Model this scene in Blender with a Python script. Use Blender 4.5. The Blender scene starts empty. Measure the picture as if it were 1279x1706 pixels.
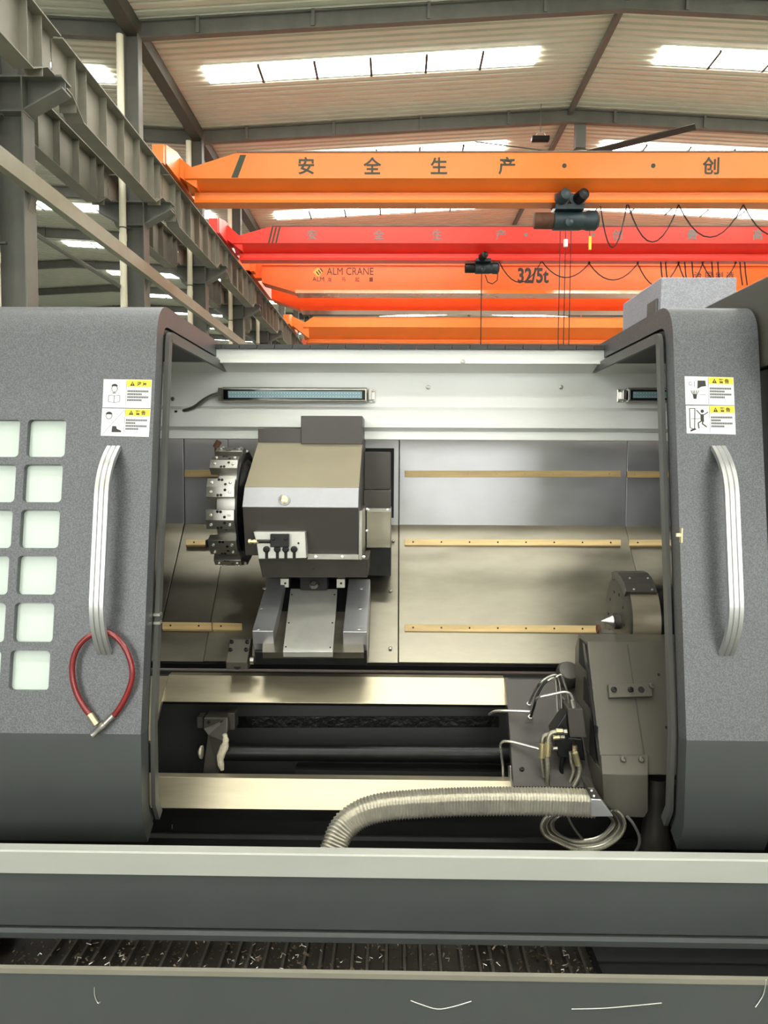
import bpy, bmesh, math, random
from mathutils import Vector, Matrix
random.seed(7)
SC = bpy.context.scene
COL = SC.collection
# ------------------------------------------------------------------ camera
IW, IH, F = 1279, 1706, 1280.0
CAMZ = 1.55
CAM = Vector((0, 0, CAMZ))
VP, ROLL = (660, 771), math.radians(0.3)
_v = Matrix.Rotation(ROLL, 3, 'Z') @ Vector(((VP[0]-IW/2)/F, (IH/2-VP[1])/F, -1.0))
_p = math.atan(_v.y/_v.z)
_yy = -_v.y*math.sin(_p) - _v.z*math.cos(_p)
ROT = Matrix.Rotation(math.atan2(_v.x, _yy), 3, 'Z') @ Matrix.Rotation(math.pi/2+_p, 3, 'X') @ Matrix.Rotation(ROLL, 3, 'Z')
cd = bpy.data.cameras.new('camera'); cam = bpy.data.objects.new('camera', cd); COL.objects.link(cam)
cam.matrix_world = Matrix.Translation(CAM) @ ROT.to_4x4()
cd.sensor_fit = 'VERTICAL'; cd.sensor_height = 36; cd.lens = F*36/IH; cd.clip_start = .05; cd.clip_end = 500
SC.camera = cam
# ------------------------------------------------------------------ world, light, exposure
w = bpy.data.worlds.new('overcast_sky'); SC.world = w; w.use_nodes = True
bg = w.node_tree.nodes['Background']; bg.inputs[0].default_value = (.93, .97, 1, 1); bg.inputs[1].default_value = 0.25
SKYLIGHT = 16.0
GATE = 5.5
SC.view_settings.view_transform = 'Standard'; SC.view_settings.look = 'None'
SC.view_settings.gamma = 1; SC.view_settings.use_curve_mapping = False
SC.view_settings.exposure = 0.42

# ------------------------------------------------------------------ pixel to place
def ray(px, py): return ROT @ Vector(((px-IW/2)/F, (IH/2-py)/F, -1.0))
def P(px, py, Y):
    d = ray(px, py); return CAM + d*(Y/d.y)
def PZ(px, py, z):
    d = ray(px, py); return CAM + d*((z-CAMZ)/d.z)
def PX(px, py, X):
    d = ray(px, py); return CAM + d*(X/d.x)
def PP(px, py, p0, n):
    d = ray(px, py); return CAM + d*((p0-CAM).dot(n)/d.dot(n))
def zz(py, Y, px=640): return P(px, py, Y).z
def xx(px, Y, py=900): return P(px, py, Y).x

# ------------------------------------------------------------------ mesh builder
class MB:
    def __init__(s): s.v = []; s.f = []
    def add(s, vs, fs):
        b = len(s.v); s.v += [Vector(p) for p in vs]; s.f += [[i+b for i in f] for f in fs]; return s
    def prism(s, pts, vec):
        n = len(pts); vec = Vector(vec); pts = [Vector(p) for p in pts]
        return s.add(pts+[p+vec for p in pts], [list(range(n)), list(range(2*n-1, n-1, -1))]+[[i, (i+1) % n, (i+1) % n+n, i+n] for i in range(n)])
    def box(s, x0, x1, y0, y1, z0, z1): return s.prism([(x0, y0, z0), (x1, y0, z0), (x1, y1, z0), (x0, y1, z0)], (0, 0, z1-z0))
    def yz(s, prof, x0, x1): return s.prism([(x0, y, z) for y, z in prof], (x1-x0, 0, 0))
    def loft(s, rings, closed=True, caps=True):
        n = len(rings[0]); m = len(rings); fs = []
        for i in range(m-1):
            for j in range(n if closed else n-1):
                k = (j+1) % n; fs.append([i*n+j, i*n+k, (i+1)*n+k, (i+1)*n+j])
        if caps and closed: fs += [list(range(n)), [(m-1)*n+j for j in range(n-1, -1, -1)]]
        return s.add([p for r in rings for p in r], fs)
    def tube(s, path, r, n=8):
        path = [Vector(p) for p in path]; rings = []; u = None
        for i, p in enumerate(path):
            t = (path[min(i+1, len(path)-1)]-path[max(i-1, 0)]).normalized()
            if u is None:
                u = t.cross(Vector((0, 0, 1)) if abs(t.z) < .9 else Vector((1, 0, 0))).normalized()
            u = (u-t*u.dot(t)).normalized(); w_ = t.cross(u)
            rr = r[i] if isinstance(r, (list, tuple)) else r
            rings.append([p+(u*math.cos(a)+w_*math.sin(a))*rr for a in [2*math.pi*k/n for k in range(n)]])
        return s.loft(rings)
    def cyl(s, a, b, r, r1=None, n=16): return s.tube([a, b], [r, r if r1 is None else r1], n)
    def lathe(s, o, ax, prof, n=24):
        o = Vector(o); ax = Vector(ax).normalized()
        u = ax.cross(Vector((0, 0, 1)) if abs(ax.z) < .9 else Vector((1, 0, 0))).normalized(); w_ = ax.cross(u)
        return s.loft([[o+ax*t+(u*math.cos(2*math.pi*k/n)+w_*math.sin(2*math.pi*k/n))*max(r, 1e-4) for k in range(n)] for t, r in prof])
    def mesh(s, name, smooth=False, recalc=True):
        me = bpy.data.meshes.new(name); me.from_pydata(s.v, [], s.f)
        if recalc:
            bm = bmesh.new(); bm.from_mesh(me); bmesh.ops.recalc_face_normals(bm, faces=bm.faces); bm.to_mesh(me); bm.free()
        if smooth:
            me.polygons.foreach_set('use_smooth', [True]*len(me.polygons)); me.set_sharp_from_angle(angle=.7)
        return me
    def build(s, name, mat, parent=None, smooth=False, bevel=0, recalc=True):
        lo = Vector([min(p[i] for p in s.v) for i in range(3)]); hi = Vector([max(p[i] for p in s.v) for i in range(3)])
        c = (lo+hi)/2
        if parent is None: c.z = lo.z
        s.v = [p-c for p in s.v]
        return put(name, s.mesh(name, smooth, recalc), mat, parent, c, bevel=bevel)
WL = {}
def put(name, me, mat, parent=None, loc=(0, 0, 0), rot=None, bevel=0):
    o = bpy.data.objects.new(name, me); COL.objects.link(o)
    if me is not None and mat is not None and not me.materials: me.materials.append(mat)
    loc = Vector(loc); WL[o.name] = loc.copy()
    if parent is not None:
        o.parent = parent; loc = loc-WL[parent.name]
    if rot is None: o.location = loc
    else: o.matrix_local = Matrix.Translation(loc) @ rot.to_4x4()
    if bevel:
        b = o.modifiers.new('bevel', 'BEVEL'); b.width = bevel; b.segments = 2; b.limit_method = 'ANGLE'; b.angle_limit = .6
    return o
def tag(o, label, cat=None, group=None, kind=None):
    if label: o['label'] = label
    if cat: o['category'] = cat
    if group: o['group'] = group
    if kind: o['kind'] = kind
    return o
def thing(name, label, cat, loc, group=None):
    o = bpy.data.objects.new(name, None); COL.objects.link(o); o.location = loc; o.empty_display_size = .1
    WL[o.name] = Vector(loc); return tag(o, label, cat, group)
def frame(n, up=Vector((0, 0, 1))):
    """rotation whose local z points along n and local y lies near up"""
    n = Vector(n).normalized(); x = up.cross(n).normalized(); y = n.cross(x)
    return Matrix((x, y, n)).transposed()

# ------------------------------------------------------------------ materials
def lin(c): return tuple((v/255/12.92 if v/255 <= .04045 else ((v/255+.055)/1.055)**2.4) for v in c)
MATS = {}
def pm(name, col, rough=.5, metal=0., var=.12, scale=6., stretch=(1, 1, 1), bump=0., bscale=300., speck=0., emit=0., rvar=.1, coat=0., spec=.5):
    m = bpy.data.materials.new(name); m.use_nodes = True; nt = m.node_tree; N = nt.nodes; L = nt.links
    b = N['Principled BSDF']; c = lin(col)
    b.inputs['Roughness'].default_value = rough; b.inputs['Metallic'].default_value = metal
    b.inputs['Specular IOR Level'].default_value = spec
    if coat: b.inputs['Coat Weight'].default_value = coat; b.inputs['Coat Roughness'].default_value = .15
    tc = N.new('ShaderNodeTexCoord'); mp = N.new('ShaderNodeMapping'); mp.inputs['Scale'].default_value = stretch
    L.new(tc.outputs['Object'], mp.inputs[0])
    nz = N.new('ShaderNodeTexNoise'); nz.inputs['Scale'].default_value = scale; nz.inputs['Detail'].default_value = 6; nz.inputs['Roughness'].default_value = .6
    L.new(mp.outputs[0], nz.inputs[0])
    rp = N.new('ShaderNodeValToRGB'); rp.color_ramp.elements[0].position = .3; rp.color_ramp.elements[1].position = .7
    rp.color_ramp.elements[0].color = (*[v*(1-var) for v in c], 1); rp.color_ramp.elements[1].color = (*[min(1, v*(1+var)) for v in c], 1)
    L.new(nz.outputs['Fac'], rp.inputs[0]); out = rp.outputs[0]
    if speck:
        n2 = N.new('ShaderNodeTexNoise'); n2.inputs['Scale'].default_value = 300; n2.inputs['Detail'].default_value = 1
        L.new(tc.outputs['Object'], n2.inputs[0])
        r2 = N.new('ShaderNodeValToRGB'); r2.color_ramp.elements[0].position = .38; r2.color_ramp.elements[1].position = .66
        r2.color_ramp.elements[0].color = (1-speck*.6,)*3+(1,); r2.color_ramp.elements[1].color = (1+speck,)*3+(1,)
        L.new(n2.outputs['Fac'], r2.inputs[0])
        mx = N.new('ShaderNodeMix'); mx.data_type = 'RGBA'; mx.blend_type = 'MULTIPLY'; mx.inputs[0].default_value = 1
        L.new(out, mx.inputs[6]); L.new(r2.outputs[0], mx.inputs[7]); out = mx.outputs[2]
    L.new(out, b.inputs['Base Color'])
    mr = N.new('ShaderNodeMapRange'); mr.inputs[3].default_value = max(.03, rough-rvar); mr.inputs[4].default_value = min(1, rough+rvar)
    L.new(nz.outputs['Fac'], mr.inputs[0]); L.new(mr.outputs[0], b.inputs['Roughness'])
    if bump:
        n3 = N.new('ShaderNodeTexNoise'); n3.inputs['Scale'].default_value = bscale; n3.inputs['Detail'].default_value = 3
        L.new(mp.outputs[0], n3.inputs[0]); bp = N.new('ShaderNodeBump'); bp.inputs['Strength'].default_value = bump; bp.inputs['Distance'].default_value = .002
        L.new(n3.outputs['Fac'], bp.inputs['Height']); L.new(bp.outputs[0], b.inputs['Normal'])
    if emit:
        b.inputs['Emission Color'].default_value = (*c, 1); b.inputs['Emission Strength'].default_value = emit
    MATS[name] = m; return m
M_paint = pm('grey_textured_paint', (90, 91, 94), .4, .3, .07, 3, bump=.25, bscale=300, speck=.28)
M_paint2 = pm('smooth_grey_paint', (64, 67, 67), .42, 0, .08, 3, bump=.05)
M_rim = pm('pale_grey_paint', (84, 84, 82), .45, 0, .06, 4)
M_edge = pm('dark_edge_paint', (44, 44, 44), .5, 0, .08, 4)
M_cab = pm('olive_grey_paint', (74, 72, 64), .5, 0, .05, 3)
M_black = pm('black_paint', (26, 26, 25), .6, 0, .25, 5, bump=.1, bscale=60)
M_void = pm('void_black', (14, 14, 14), .7, 0, .2, 8)  # flat black, also stands for the shade in holes and pockets
M_white = pm('white_enamel', (228, 229, 226), .38, 0, .03, 4, bump=.02)
M_track = pm('dimmed_white_track', (166, 167, 160), .4, .1, .08, 3, stretch=(.5, 2, 2))  # white darkened to offset the strong front light on the track
M_pane = pm('frosted_white_pane', (192, 203, 195), .3, 0, .02, 5)
M_alu = pm('anodised_aluminium', (186, 186, 186), .34, .75, .06, 8, stretch=(1, 1, .1))
M_sheet = pm('stainless_sheet', (152, 146, 132), .36, .9, .2, 4, stretch=(.7, 2, 2), bump=.08, bscale=30, rvar=.2)
M_sheetv = pm('zinc_sheet', (188, 188, 192), .38, .8, .08, 5, stretch=(.8, 1.5, 1.5), bump=.06, bscale=25, rvar=.2)
M_ground = pm('ground_steel', (188, 178, 154), .36, .8, .14, 7, stretch=(.4, 3, 3), bump=.06, bscale=80)
M_steel = pm('bare_steel', (170, 168, 162), .3, .95, .12, 14)
M_bright = pm('bright_steel', (228, 226, 220), .3, .9, .05, 14)
M_cast = pm('dark_cast_iron', (78, 75, 70), .42, .55, .15, 9, bump=.1, bscale=90)
M_tail = pm('grey_brown_cast', (92, 88, 79), .45, .35, .08, 5, stretch=(3, 1, 1), bump=.05, bscale=60)
M_beige = pm('beige_metallic_paint', (150, 141, 120), .36, .55, .05, 6)
M_silver = pm('silver_paint', (146, 146, 150), .38, .45, .05, 25)
M_dgrey = pm('dark_metal_paint', (70, 66, 63), .4, .3, .06, 5)
M_wood = pm('brass_wiper', (206, 178, 126), .5, .1, .22, 12, stretch=(.4, 4, 4))
M_ox = pm('black_oxide', (40, 40, 40), .35, .7, .15, 30)
M_brass = pm('yellow_zinc', (212, 200, 158), .3, .85, .1, 20)
M_braid = pm('braided_steel', (170, 165, 148), .35, .85, .3, 260, bump=.5, bscale=900)
M_flex = pm('ribbed_conduit_steel', (206, 202, 190), .35, .8, .1, 20)
M_red = pm('red_rubber_hose', (116, 15, 17), .25, 0, .12, 12, coat=.5)
M_yel = pm('yellow_print', (246, 214, 58), .5, 0, .03, 30)
M_ink = pm('black_print', (48, 46, 42), .6, 0, .05, 30)
M_inkg = pm('grey_print', (100, 98, 100), .6, 0, .2, 200)
M_lab = pm('white_vinyl', (232, 233, 232), .4, 0, .02, 10)
M_glass = pm('black_lamp_glass', (12, 13, 14), .12, 0, .05, 5)
M_led = pm('led_strip_phosphor', (130, 158, 168), .35, 0, .08, 300)
M_dot = pm('led_dot', (205, 225, 230), .3, 0, .02, 5)
M_or = pm('orange_crane_paint', (240, 124, 42), .42, 0, .06, .8, coat=.1)
M_red2 = pm('red_crane_paint', (248, 58, 44), .4, 0, .06, .8, coat=.1)
M_or3 = pm('red_orange_crane_paint', (250, 100, 30), .38, 0, .08, .8, coat=.2)
M_or3g = pm('glossy_red_orange_edge', (250, 112, 40), .12, 0, .05, .8, coat=1.)
M_logo = pm('orange_logo', (240, 170, 70), .5, 0, .03, 3)
M_brk = pm('pale_machined_steel', (190, 189, 182), .4, .5, .08, 20)
M_text = pm('dark_green_stencil', (52, 58, 42), .6, 0, .1, 5)
M_brown = pm('dark_brown_stencil', (72, 34, 18), .6, 0, .1, 5)
M_textg = pm('grey_stencil', (130, 128, 124), .6, 0, .1, 5)
M_hoist = pm('blue_black_hoist_paint', (44, 58, 64), .4, .1, .2, 3)
M_rust = pm('rusty_drum', (96, 62, 46), .7, .2, .4, 5)
M_col = pm('steel_frame_grey', (104, 104, 98), .55, 0, .18, 1.5)
M_beam = pm('runway_beam_grey', (122, 118, 106), .55, 0, .2, 1.2)
M_pipe = pm('white_downpipe', (238, 230, 206), .5, 0, .06, 2)
M_roof = pm('white_roof_sheet', (216, 217, 201), .4, 0, .07, .6)
M_gut = pm('dark_gutter', (74, 74, 66), .6, 0, .15, 2)
M_sky = pm('skylight_plastic', (255, 255, 248), .5, 0, .02, 2, emit=SKYLIGHT)
M_gate = pm('lit_gate_pane', (250, 251, 252), .5, 0, .01, 2, emit=GATE)
M_nobounce = pm('low_bounce_grey', (120, 116, 104), .8, 0, .2, 1.5)  # dust grey put on crane tops to cut coloured bounce onto the roof
M_floor = pm('concrete_floor', (122, 126, 116), .45, 0, .12, 1.2)
M_belt = pm('oily_belt', (38, 33, 28), .5, .2, .3, 30)
M_wire = pm('black_cable', (28, 26, 24), .5, 0, .1, 10)
M_chip = pm('metal_chip', (120, 104, 86), .4, .8, .4, 90)

def srf(name, pts, m, parent, th, n, **k):          # a thin plate: polygon plus thickness along n
    return MB().prism(pts, Vector(n)*th).build(name, m, parent, **k)
_fonts = {}
def text(name, s, size, m, parent, loc, rot, bold=0., xs=1.0, depth=.0006):
    key = (s, size, bold, xs, m.name)
    if key not in _fonts:
        c = bpy.data.curves.new('letters', 'FONT'); c.body = s; c.size = size; c.align_x = 'CENTER'; c.align_y = 'CENTER'; c.offset = bold; c.extrude = depth
        c.resolution_u = 3
        o = bpy.data.objects.new('tmp', c); COL.objects.link(o); bpy.context.view_layer.update()
        me = bpy.data.meshes.new_from_object(o.evaluated_get(bpy.context.evaluated_depsgraph_get()))
        bpy.data.objects.remove(o)
        ctr = [(min(v.co[i] for v in me.vertices)+max(v.co[i] for v in me.vertices))/2 for i in (0, 1)]
        for v in me.vertices: v.co.x = (v.co.x-ctr[0])*xs; v.co.y -= ctr[1]
        me.materials.clear(); _fonts[key] = me
    return put(name, _fonts[key], m, parent, loc, rot)
# ================================================================== THE HALL
BAY, Y0, NB = 6.2, 13.4, 11            # frames at Y0 + n*BAY
FR = [Y0+BAY*n for n in range(-4, NB)]
XC, XR, XE = -6.58, 5.55, 17.7         # column row, ridge, right eave
XL2, XLR = -30.8, -18.7               # the next hall on the left: far eave, ridge
ZR, SL = CAMZ+11.5, .054
def zroof(x):
    if x > XC: return ZR-abs(x-XR)*SL
    return ZR-abs(x-XLR)*SL
tag(MB().box(-45, 30, -24, 90, -.2, 0).build('floor', M_floor), None, kind='structure')
wf = tag(MB().box(-32, 18.4, -12.0, -11.8, 0, 14).build('wall_front', M_roof), None, kind='structure')
for i in range(8):
    xw = -8.2+i*1.4 if i < 4 else 2.6+(i-4)*1.4
    wn = tag(MB().box(xw, xw+1.28, -11.8, -11.77, 1.5, 7.2).build('window_%d' % (i+1), M_gate), None, kind='structure')
tag(MB().box(-32, 18.4, FR[-1]+.5, FR[-1]+.7, 0, 14).build('wall_back', M_roof), None, kind='structure')
tag(MB().box(18.05, 18.25, -12, FR[-1]+.5, 0, 13).build('wall_right', M_roof), None, kind='structure')
tag(MB().box(17.35, 18.05, -11.5, FR[-1]+.4, CAMZ+6.35, CAMZ+7.1).build('trim_1', M_col), None, kind='structure')
def ceiling(x0, x1):
    mb = MB(); y = FR[0]-3; prof = []
    while y < FR[-1]+1:
        prof += [(y, 0), (y+.17, 0), (y+.19, .055), (y+.27, .055), (y+.29, 0)]; y += .29
    vs = []; n = len(prof)
    for x in (x0, x1): vs += [(x, yy, zroof(x-.001 if x > XC else x)+dz) for yy, dz in prof]
    mb.add(vs, [[i, i+1, n+i+1, n+i] for i in range(n-1)])
    mb.add([(x0, prof[0][0], zroof(x0)+.12), (x1, prof[0][0], zroof(x1-.001)+.12), (x1, prof[-1][0], zroof(x1-.001)+.12), (x0, prof[-1][0], zroof(x0)+.12)], [[0, 1, 2, 3]])
    return tag(mb.build('ceiling', M_roof, recalc=False), None, kind='structure')
C1 = ceiling(XC+.01, XR); C2 = ceiling(XR, XE); C3 = ceiling(XLR, XC-.01); C4 = ceiling(XL2, XLR)
pane_me = {}
BARM = MB().box(-.035, .035, -.47, .47, -.03, .03).mesh('glazing_bar')
def panes(par, xa, step, n):
    sx = 1 if step > 0 else -1
    key = (round(zroof(xa+step*.5) > zroof(xa+step*1.5)), sx)
    for b in range(len(FR)-1):
        yc = FR[b]+2.75
        for i in range(n):
            a, c = xa+step*i, xa+step*(i+1)-.04*sx
            if key not in pane_me:
                dz = zroof(c)-zroof(a); o0 = (a+c)/2
                h = abs(c-a)/2; s_ = dz/(c-a)
                pane_me[key] = MB().prism([(-h, -.45, -h*s_), (h, -.45, h*s_), (h, .45, h*s_), (-h, .45, -h*s_)], (0, 0, .02)).mesh('skylight_pane')
            m_ = (a+c)/2
            put('skylight_pane', pane_me[key], M_sky, par, (m_, yc, zroof(m_)-.035))
            if i: put('glazing_bar', BARM, M_gut, par, (a-.02*sx, yc, zroof(a)-.06))
panes(C1, 3.85, -1.55, 6); panes(C2, 7.26, 1.55, 6); panes(C3, -8.2, -1.55, 6)

ORD = ['first', 'second', 'third', 'fourth', 'fifth', 'sixth', 'seventh', 'eighth', 'ninth', 'tenth', 'eleventh', 'twelfth', 'thirteenth', 'fourteenth', 'fifteenth']
# --- rafters
raf = None
for k, y in enumerate(FR[3:]):
    for side, (a, rdg, b, where) in enumerate([(XC+.22, XR, XE, 'over the crane bay'), (XL2, XLR, XC-.22, 'over the hall beyond the columns')]):
        r = thing('roof_rafter', f'{ORD[k]} grey steel roof rafter {where}, counted from the camera', 'rafter', (rdg, y, zroof(rdg)-.5), 'roof rafters')
        for (p, q) in ((a, rdg), (rdg, b)):
            zp, zq = zroof(p), zroof(q)
            def bar(y0, y1, t, h): return MB().prism([(p, y0, zp-t-h), (q, y0, zq-t-h), (q, y0, zq-t), (p, y0, zp-t)], (0, y1-y0, 0))
            bar(y-.012, y+.012, .05, .4).build('web', M_col, r)
            bar(y-.1, y+.1, .04, .025).build('flange', M_col, r); bar(y-.1, y+.1, .43, .025).build('flange', M_col, r)
            for t in range(4):
                x = p+(q-p)*(t+.5)/4.2
                MB().box(x-.04, x+.04, y-.12, y-.04, zroof(x)-.42, zroof(x)-.02).build('cleat', M_col, r)
for a, nm in ((XR, 'thin steel ridge tie running under the roof peak'),):
    for (y0, y1) in ((FR[2], FR[-1]),):
        tag(MB().box(a-.07, a+.07, y0, y1, zroof(a)-.22, zroof(a)-.06).build('ridge_beam', M_col), nm, 'beam')
g = MB().prism([(XC-.17, FR[2], zroof(XC)-.36), (XC+.17, FR[2], zroof(XC)-.36), (XC+.2, FR[2], zroof(XC)-.03), (XC-.2, FR[2], zroof(XC)-.03)], (0, FR[-1]-FR[2], 0)).build('valley_gutter', M_gut)
tag(g, 'dark valley gutter along the tops of the steel columns', 'gutter')
# --- columns with corbels
XB, XB2 = -5.9, -7.26                  # runway beams of both halls
ZS = CAMZ+6.45                          # seat on the corbels
ZT = zroof(XC)-.37
def hcol(x, y, w_, d, z0, z1):
    t = .025
    return MB().box(x-w_/2, x-w_/2+t, y-d/2, y+d/2, z0, z1).box(x+w_/2-t, x+w_/2, y-d/2, y+d/2, z0, z1).box(x-w_/2+t, x+w_/2-t, y-.012, y+.012, z0, z1)
for k, y in enumerate(FR[3:]):
    c = thing('steel_column', f'{ORD[k]} grey steel column of the row on the left, counted from the camera', 'column', (XC, y, 0), 'columns in the left row')
    hcol(XC, y, .56, .42, 0, ZS-.02).build('lower_shaft', M_col, c)
    hcol(XC, y, .36, .3, ZS, ZT).build('upper_shaft', M_col, c)
    MB().box(XC-.94, XC+.94, y-.2, y+.2, ZS-.03, ZS).build('seat_plate', M_col, c)
    for s in (-1, 1):
        xa, xb = XC+s*.28, XC+s*.92
        cb = MB().prism([(xa, y-.015, ZS-.03), (xb, y-.015, ZS-.03), (xb, y-.015, ZS-.2), (xa, y-.015, ZS-.55)], (0, .03, 0)).build('corbel', M_col, c)
        MB().prism([(xa, y-.18, ZS-.56), (xb+s*.02, y-.18, ZS-.21), (xb+s*.02, y-.18, ZS-.18), (xa, y-.18, ZS-.53)], (0, .36, 0)).build('corbel_flange', M_col, cb)
    MB().box(XC-.29, XC+.29, y-.22, y+.22, ZS-.6, ZS-.57).build('stiffener', M_col, c)
    if k < 6:
        yp = y-.28; xp = XC-.22
        pp = thing('downpipe', f'white round downpipe on the {ORD[k]} steel column from the camera', 'pipe', (xp, yp, 0), 'white downpipes')
        MB().cyl((xp, yp, 0), (xp, yp, ZT-.1), .085, n=14).build('pipe', M_pipe, pp, smooth=True)
        for z in (2.4, 4.9, 7.0, 9.2):
            MB().cyl((xp, yp, z), (xp, yp, z+.16), .094, n=14).build('socket', M_pipe, pp, smooth=True)
            MB().cyl((xp, yp, z+.3), (xp, yp, z+.33), .092, n=12).box(xp+.06, xp+.2, yp-.02, yp+.05, z+.3, z+.33).build('clamp', M_gut, pp)
# --- runway beams, one per bay, shared meshes
def beam_mesh():
    h = BAY/2-.03; zt = .70; d = -.27; out = {}
    prof = [(-h, 0), (-h+.45, 0), (-h+.95, d), (h-.95, d), (h-.45, 0), (h, 0)]
    out['web'] = MB().prism([(-.008, a, b) for a, b in prof]+[(-.008, h, zt), (-.008, -h, zt)], (.016, 0, 0)).mesh('web')
    out['top_flange'] = MB().box(-.2, .2, -h, h, zt, zt+.025).mesh('top_flange')
    mb = MB()
    for (a, b), (c, e) in zip(prof[:-1], prof[1:]):
        mb.prism([(-.16, a, b-.022), (-.16, c, e-.022), (-.16, c, e), (-.16, a, b)], (.32, 0, 0))
    out['bottom_flange'] = mb.mesh('bottom_flange')
    out['crane_rail'] = MB().box(-.035, .035, -h-.03, h+.03, zt+.025, zt+.12).mesh('crane_rail')
    out['stiffener'] = MB().box(-.15, .15, -.008, .008, d+.02, zt).mesh('stiffener')
    return out
BMSH = beam_mesh()
for row, (x, where) in enumerate(((XB, 'on the near side of the columns'), (XB2, 'on the far side of the columns'))):
    for k in range(3 if row == 0 else 3, len(FR)-1):
        y = FR[k]+BAY/2
        b = thing('runway_beam', f'{ORD[k-3]} grey crane runway girder {where}, counted from the camera', 'girder', (x, y, ZS), 'crane runway girders')
        for nm in ('web', 'top_flange', 'bottom_flange', 'crane_rail'): put(nm, BMSH[nm], M_beam, b, (x, y, ZS))
        for i in range(-2, 3): put('stiffener', BMSH['stiffener'], M_beam, b, (x, y+i*.98, ZS))
        for i in (-1, 1):
            put('stiffener', BMSH['crane_rail'] if 0 else BMSH['stiffener'], M_beam, b, (x, y+i*2.45, ZS))
# --- long channel bracketed to the columns
ch = thing('cable_channel', 'long pale grey steel channel running along the column row', 'channel', (-6.12, 30, CAMZ+4.6))
xk, zk = -6.12, CAMZ+4.55
MB().box(xk-.13, xk+.02, FR[3], FR[-1], zk-.02, zk).box(xk+.0, xk+.02, FR[3], FR[-1], zk, zk+.26).box(xk-.13, xk+.02, FR[3], FR[-1], zk+.26, zk+.28).build('channel', pm('galvanised_channel', (140, 140, 124), .5, .2, .12, 2), ch)
for y in FR[3:9]: MB().prism([(XC+.28, y-.1, zk), (xk-.1, y-.1, zk), (XC+.28, y-.1, zk-.3)], (0, .2, 0)).build('bracket', M_col, ch)
# conduit and pipe stay seen between the columns in the next hall
tag(MB().tube([PX(10, 360, -6.9), PX(204, 480, -6.9)], .05).build('brace_rod', M_col), 'thin diagonal steel rod between the two nearest columns', 'rod')
# --- ceiling fan at the ridge
fy = FR[6]+.2; hub = P(965, 262, fy)
fan = thing('ceiling_fan', 'large ceiling fan hanging from the roof ridge behind the orange crane', 'fan', hub)
MB().box(hub.x-.16, hub.x+.16, hub.y-.16, hub.y+.16, hub.z+.25, zroof(hub.x)-.04).build('downrod', M_col, fan)
MB().lathe(hub, (0, 0, 1), [(-.15, .1), (-.12, .3), (.1, .34), (.2, .25), (.26, .15)]).build('hub', M_steel, fan, smooth=True)
for a in (-36, 84, 197):
    d = Vector((math.cos(math.radians(a)), math.sin(math.radians(a)), 0)); s = Vector((-d.y, d.x, 0))
    MB().prism([hub+d*.25-s*.1+Vector((0, 0, .1)), hub+d*3.65-s*.1+Vector((0, 0, .1)), hub+d*3.65+s*.1, hub+d*.25+s*.1], (0, 0, .03)).build('blade', M_cast, fan)
lx = P(900, 232, FR[6]-.5)
hl = thing('high_bay_lamp', 'small high bay lamp under the roof left of the ceiling fan', 'lamp', lx)
MB().box(lx.x-.28, lx.x+.28, lx.y-.12, lx.y+.12, lx.z-.06, lx.z+.08).build('housing', M_ox, hl, bevel=.02)
MB().tube([lx+Vector((-.2, 0, .05)), lx+Vector((-.1, 0, .2)), lx+Vector((.12, 0, .2)), lx+Vector((.2, 0, .05))], .02).build('bracket', M_bright, hl)
MB().cyl(lx+Vector((0, 0, .2)), Vector((lx.x, lx.y, zroof(lx.x)-.02)), .012, n=6).build('stem', M_col, hl)

# ================================================================== CRANES
def crane(name, label, Y, m, pyrows, pxL, pxT, xend, dep):
    """girder from pixel rows (top, crease, lower crease, bottom) on the near face at depth Y"""
    ins = dep*.42
    zt, z1 = zz(pyrows[0], Y), zz(pyrows[1], Y); z2, zb = zz(pyrows[2], Y+ins), zz(pyrows[3], Y+ins-.1)
    xl, xt = xx(pxL, Y, pyrows[1]), xx(pxT, Y, pyrows[0])
    root = thing(name, label, 'crane', ((xl+xend)/2, Y+dep/2, zb))
    def ring(x, top): return [Vector(p) for p in ((x, Y, top), (x, Y, z1), (x, Y+ins, z2), (x, Y+dep-ins, z2), (x, Y+dep, z1), (x, Y+dep, top))]
    MB().loft([ring(xl, z1+(zt-z1)*.35), ring(xt, zt), ring(xend, zt)]).build('girder', m, root)
    MB().box(xl+.15, xend, Y+ins-.1, Y+dep-ins+.1, zb, z2).build('lower_flange', m, root)
    MB().box(xt, xend, Y-.03, Y+dep+.03, zt, zt+.03).build('top_flange', M_nobounce, root)
    zr = ZS+.82
    ec = MB().prism([(XB-.16, Y-1.15, zr+.1), (XB-.16, Y-1.15, zr+.55), (XB-.16, Y-.2, zr+.75), (XB-.16, Y+dep+.2, zr+.75), (XB-.16, Y+dep+1.1, zr+.55), (XB-.16, Y+dep+1.1, zr+.1)], (.32, 0, 0)).build('end_carriage', m, root)
    for yy in (Y-.85, Y+dep+.8): MB().cyl((XB-.06, yy, zr+.2), (XB+.06, yy, zr+.2), .2, n=20).build('wheel', M_ox, ec, smooth=True)
    MB().yz([(Y+ins-.16, zb-.04), (Y+ins-.1, zb+.05), (Y+dep-ins+.1, zb+.05), (Y+dep-ins+.16, zb-.04)], xl+.15, xend).build('flange_edge', m, root)
    MB().box(XB-.14, XB+.14, Y-1.3, Y-1.15, zr+.05, zr+.5).build('buffer', m, ec)
    MB().prism([(XB+.16, Y+.05, zr+.2), (xl+.3, Y+.05, z2), (xl+.3, Y+.05, z1+(zt-z1)*.3), (XB+.16, Y+.05, zr+.7)], (0, dep-.1, 0)).build('joint_bracket', m, root)
    return root, (zt, z1, z2, zb)
FRONT = frame((0, -1, 0))
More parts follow.
